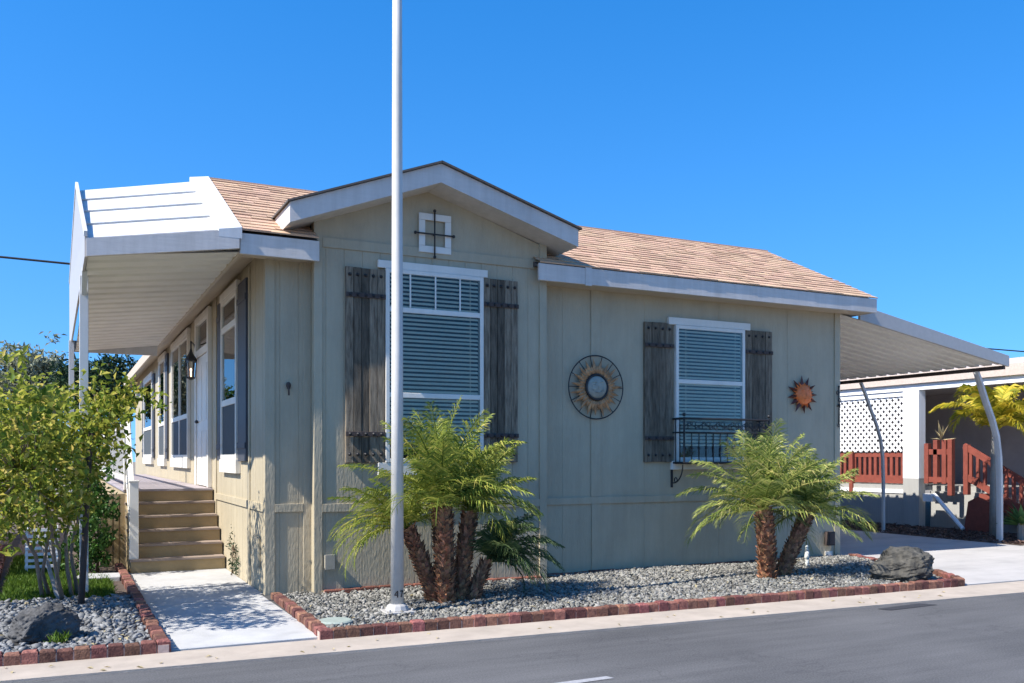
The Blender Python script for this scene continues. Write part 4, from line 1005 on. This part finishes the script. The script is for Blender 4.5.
RR = thing('porch_railing', 'red stained railing along the neighbouring porch under the lattice', 'railing', (NX,16,.9))
m = MB(); m.box(NX+.04,NX+.09,13.66,20,1.50,1.59); m.box(NX+.04,NX+.09,13.66,20,.93,1.10); m.build('rail', 'redwood', RR)
m = MB(); y = 13.72
while y < 20: m.box(NX+.045,NX+.085,y,y+.075,.93,1.5); y += .145
m.build('baluster', 'redwood', RR)
for y in (15.05,17.5):
    m = MB(); m.box(NX-.04,NX+.05,y,y+.1,.66,1.62); m.build('post', 'redwood', RR)
ST = thing('porch_stairs', 'red stained stair with sloping handrail in front of the neighbouring porch', 'stairs', (NX,11.5,0))
for y, z0, z1, dx in ((13.08,.95,1.78,0),(12.88,.95,1.85,.02),(12.66,.95,1.85,0),(12.50,.72,1.86,-.03),(12.15,.75,1.75,-.02)):
    m = MB(); m.box(NX-.05+dx,NX+.05+dx,y-.05,y+.05,z0,z1); m.build('post', 'redwood', ST, bevel=.004)
m = MB(); m.box(NX-.03,NX+.03,12.5,13.1,1.55,1.66); m.box(NX-.031,NX+.031,12.5,13.1,.98,1.09); m.build('short_rail', 'redwood', ST)
m = MB(); m.bar((NX-.03,12.2,1.72),(NX-.03,10.2,.62), .05, .12); m.bar((NX-.03,12.2,1.13),(NX-.03,10.4,.22), .05, .12); m.build('handrail', 'redwood', ST)
m = MB()
for i in range(12):
    y = 12.05-.15*i; zz = (12.2-y)*.55; m.box(NX-.05,NX-.01,y-.03,y+.03,1.12-zz,1.66-zz)
m.build('baluster', 'redwood', ST)
m = MB(); m.prism([(12.15,.03),(12.05,.62),(11.85,.72),(11.55,.62),(11.45,.05)], 'x', NX-.12, NX-.07); m.build('side_panel', 'redwood', ST)
for i in range(5):
    m = MB(); m.box(NX,NX+.9,11.9-.3*i-.3,11.9-.3*i,.78-.17*(i+1)+.0,.78-.17*i-.0); m.build('step', 'redwood', ST)
V, F_ = leaves(np.tile(np.array([NX+.0,12.75,1.86]),(16,1)), rng.normal(size=(16,3))*np.array([.7,.9,.4])+np.array([0,0,.8]), randdir(16), rng.uniform(.2,.42,16), np.full(16,.022))
tag(np_mesh('dry_plant', V, F_, 'straw', origin=(NX,12.75,1.86)), 'dry strappy plant drooping from the top of the red stair posts', 'plant')

# overhead cable
pts = [(-60+150*i/60, 40, 9.15-.0105*(-60+150*i/60)+.00014*((-60+150*i/60)-20)**2-.05) for i in range(61)]
m = MB(); m.tube(pts, .045, 6)
tag(m.build('overhead_cable', 'rubber', origin=(0,40,9)), 'black overhead cable crossing the sky behind the house', 'cable')

# ================================================================== LIGHT, SKY, CAMERA
az_t = .125; tanel = 1.08
sd = Vector((1, az_t, -tanel)).normalized()          # travel direction of sunlight
sun = bpy.data.lights.new('sun', 'SUN'); sun.energy = 5.0; sun.angle = R(.53); sun.color = (1,.95,.87)
so = bpy.data.objects.new('sun', sun); COL.objects.link(so); so.rotation_euler = sd.to_track_quat('-Z', 'Y').to_euler()
w = bpy.data.worlds.new('World'); S.world = w; w.use_nodes = True; nt = w.node_tree
bg = nt.nodes['Background']; sky = nt.nodes.new('ShaderNodeTexSky'); sky.sky_type = 'NISHITA'; sky.sun_disc = False
to = -sd; sky.sun_elevation = math.asin(to.z); sky.sun_rotation = math.atan2(to.x, to.y); sky.air_density = 1.0; sky.dust_density = .2; sky.ozone_density = 1.
tcw = nt.nodes.new('ShaderNodeTexCoord'); mw = nt.nodes.new('ShaderNodeMapping'); mw.inputs['Location'].default_value = (0,0,.20); mw.inputs['Scale'].default_value = (1,1,.72)
nz = nt.nodes.new('ShaderNodeVectorMath'); nz.operation = 'NORMALIZE'; nt.links.new(tcw.outputs['Generated'], mw.inputs['Vector']); nt.links.new(mw.outputs[0], nz.inputs[0]); nt.links.new(nz.outputs[0], sky.inputs['Vector'])
hs = nt.nodes.new('ShaderNodeHueSaturation'); hs.inputs['Hue'].default_value = .506; hs.inputs['Saturation'].default_value = 1.47; nt.links.new(sky.outputs[0], hs.inputs['Color']); nt.links.new(hs.outputs[0], bg.inputs['Color']); bg.inputs['Strength'].default_value = .15
cam = bpy.data.cameras.new('camera'); co = bpy.data.objects.new('camera', cam); COL.objects.link(co)
a = math.atan((512-62)/908)
co.location = (0,0,1.5); co.rotation_euler = (math.pi/2, 0, -a); cam.sensor_width = 36; cam.lens = 908/1024*36; cam.shift_y = (457-341.5)/1024
cam.clip_end = 2000; cam.clip_start = .05; S.camera = co
S.view_settings.view_transform = 'Standard'; S.view_settings.look = 'None'; S.view_settings.exposure = 0.85; S.view_settings.gamma = 1
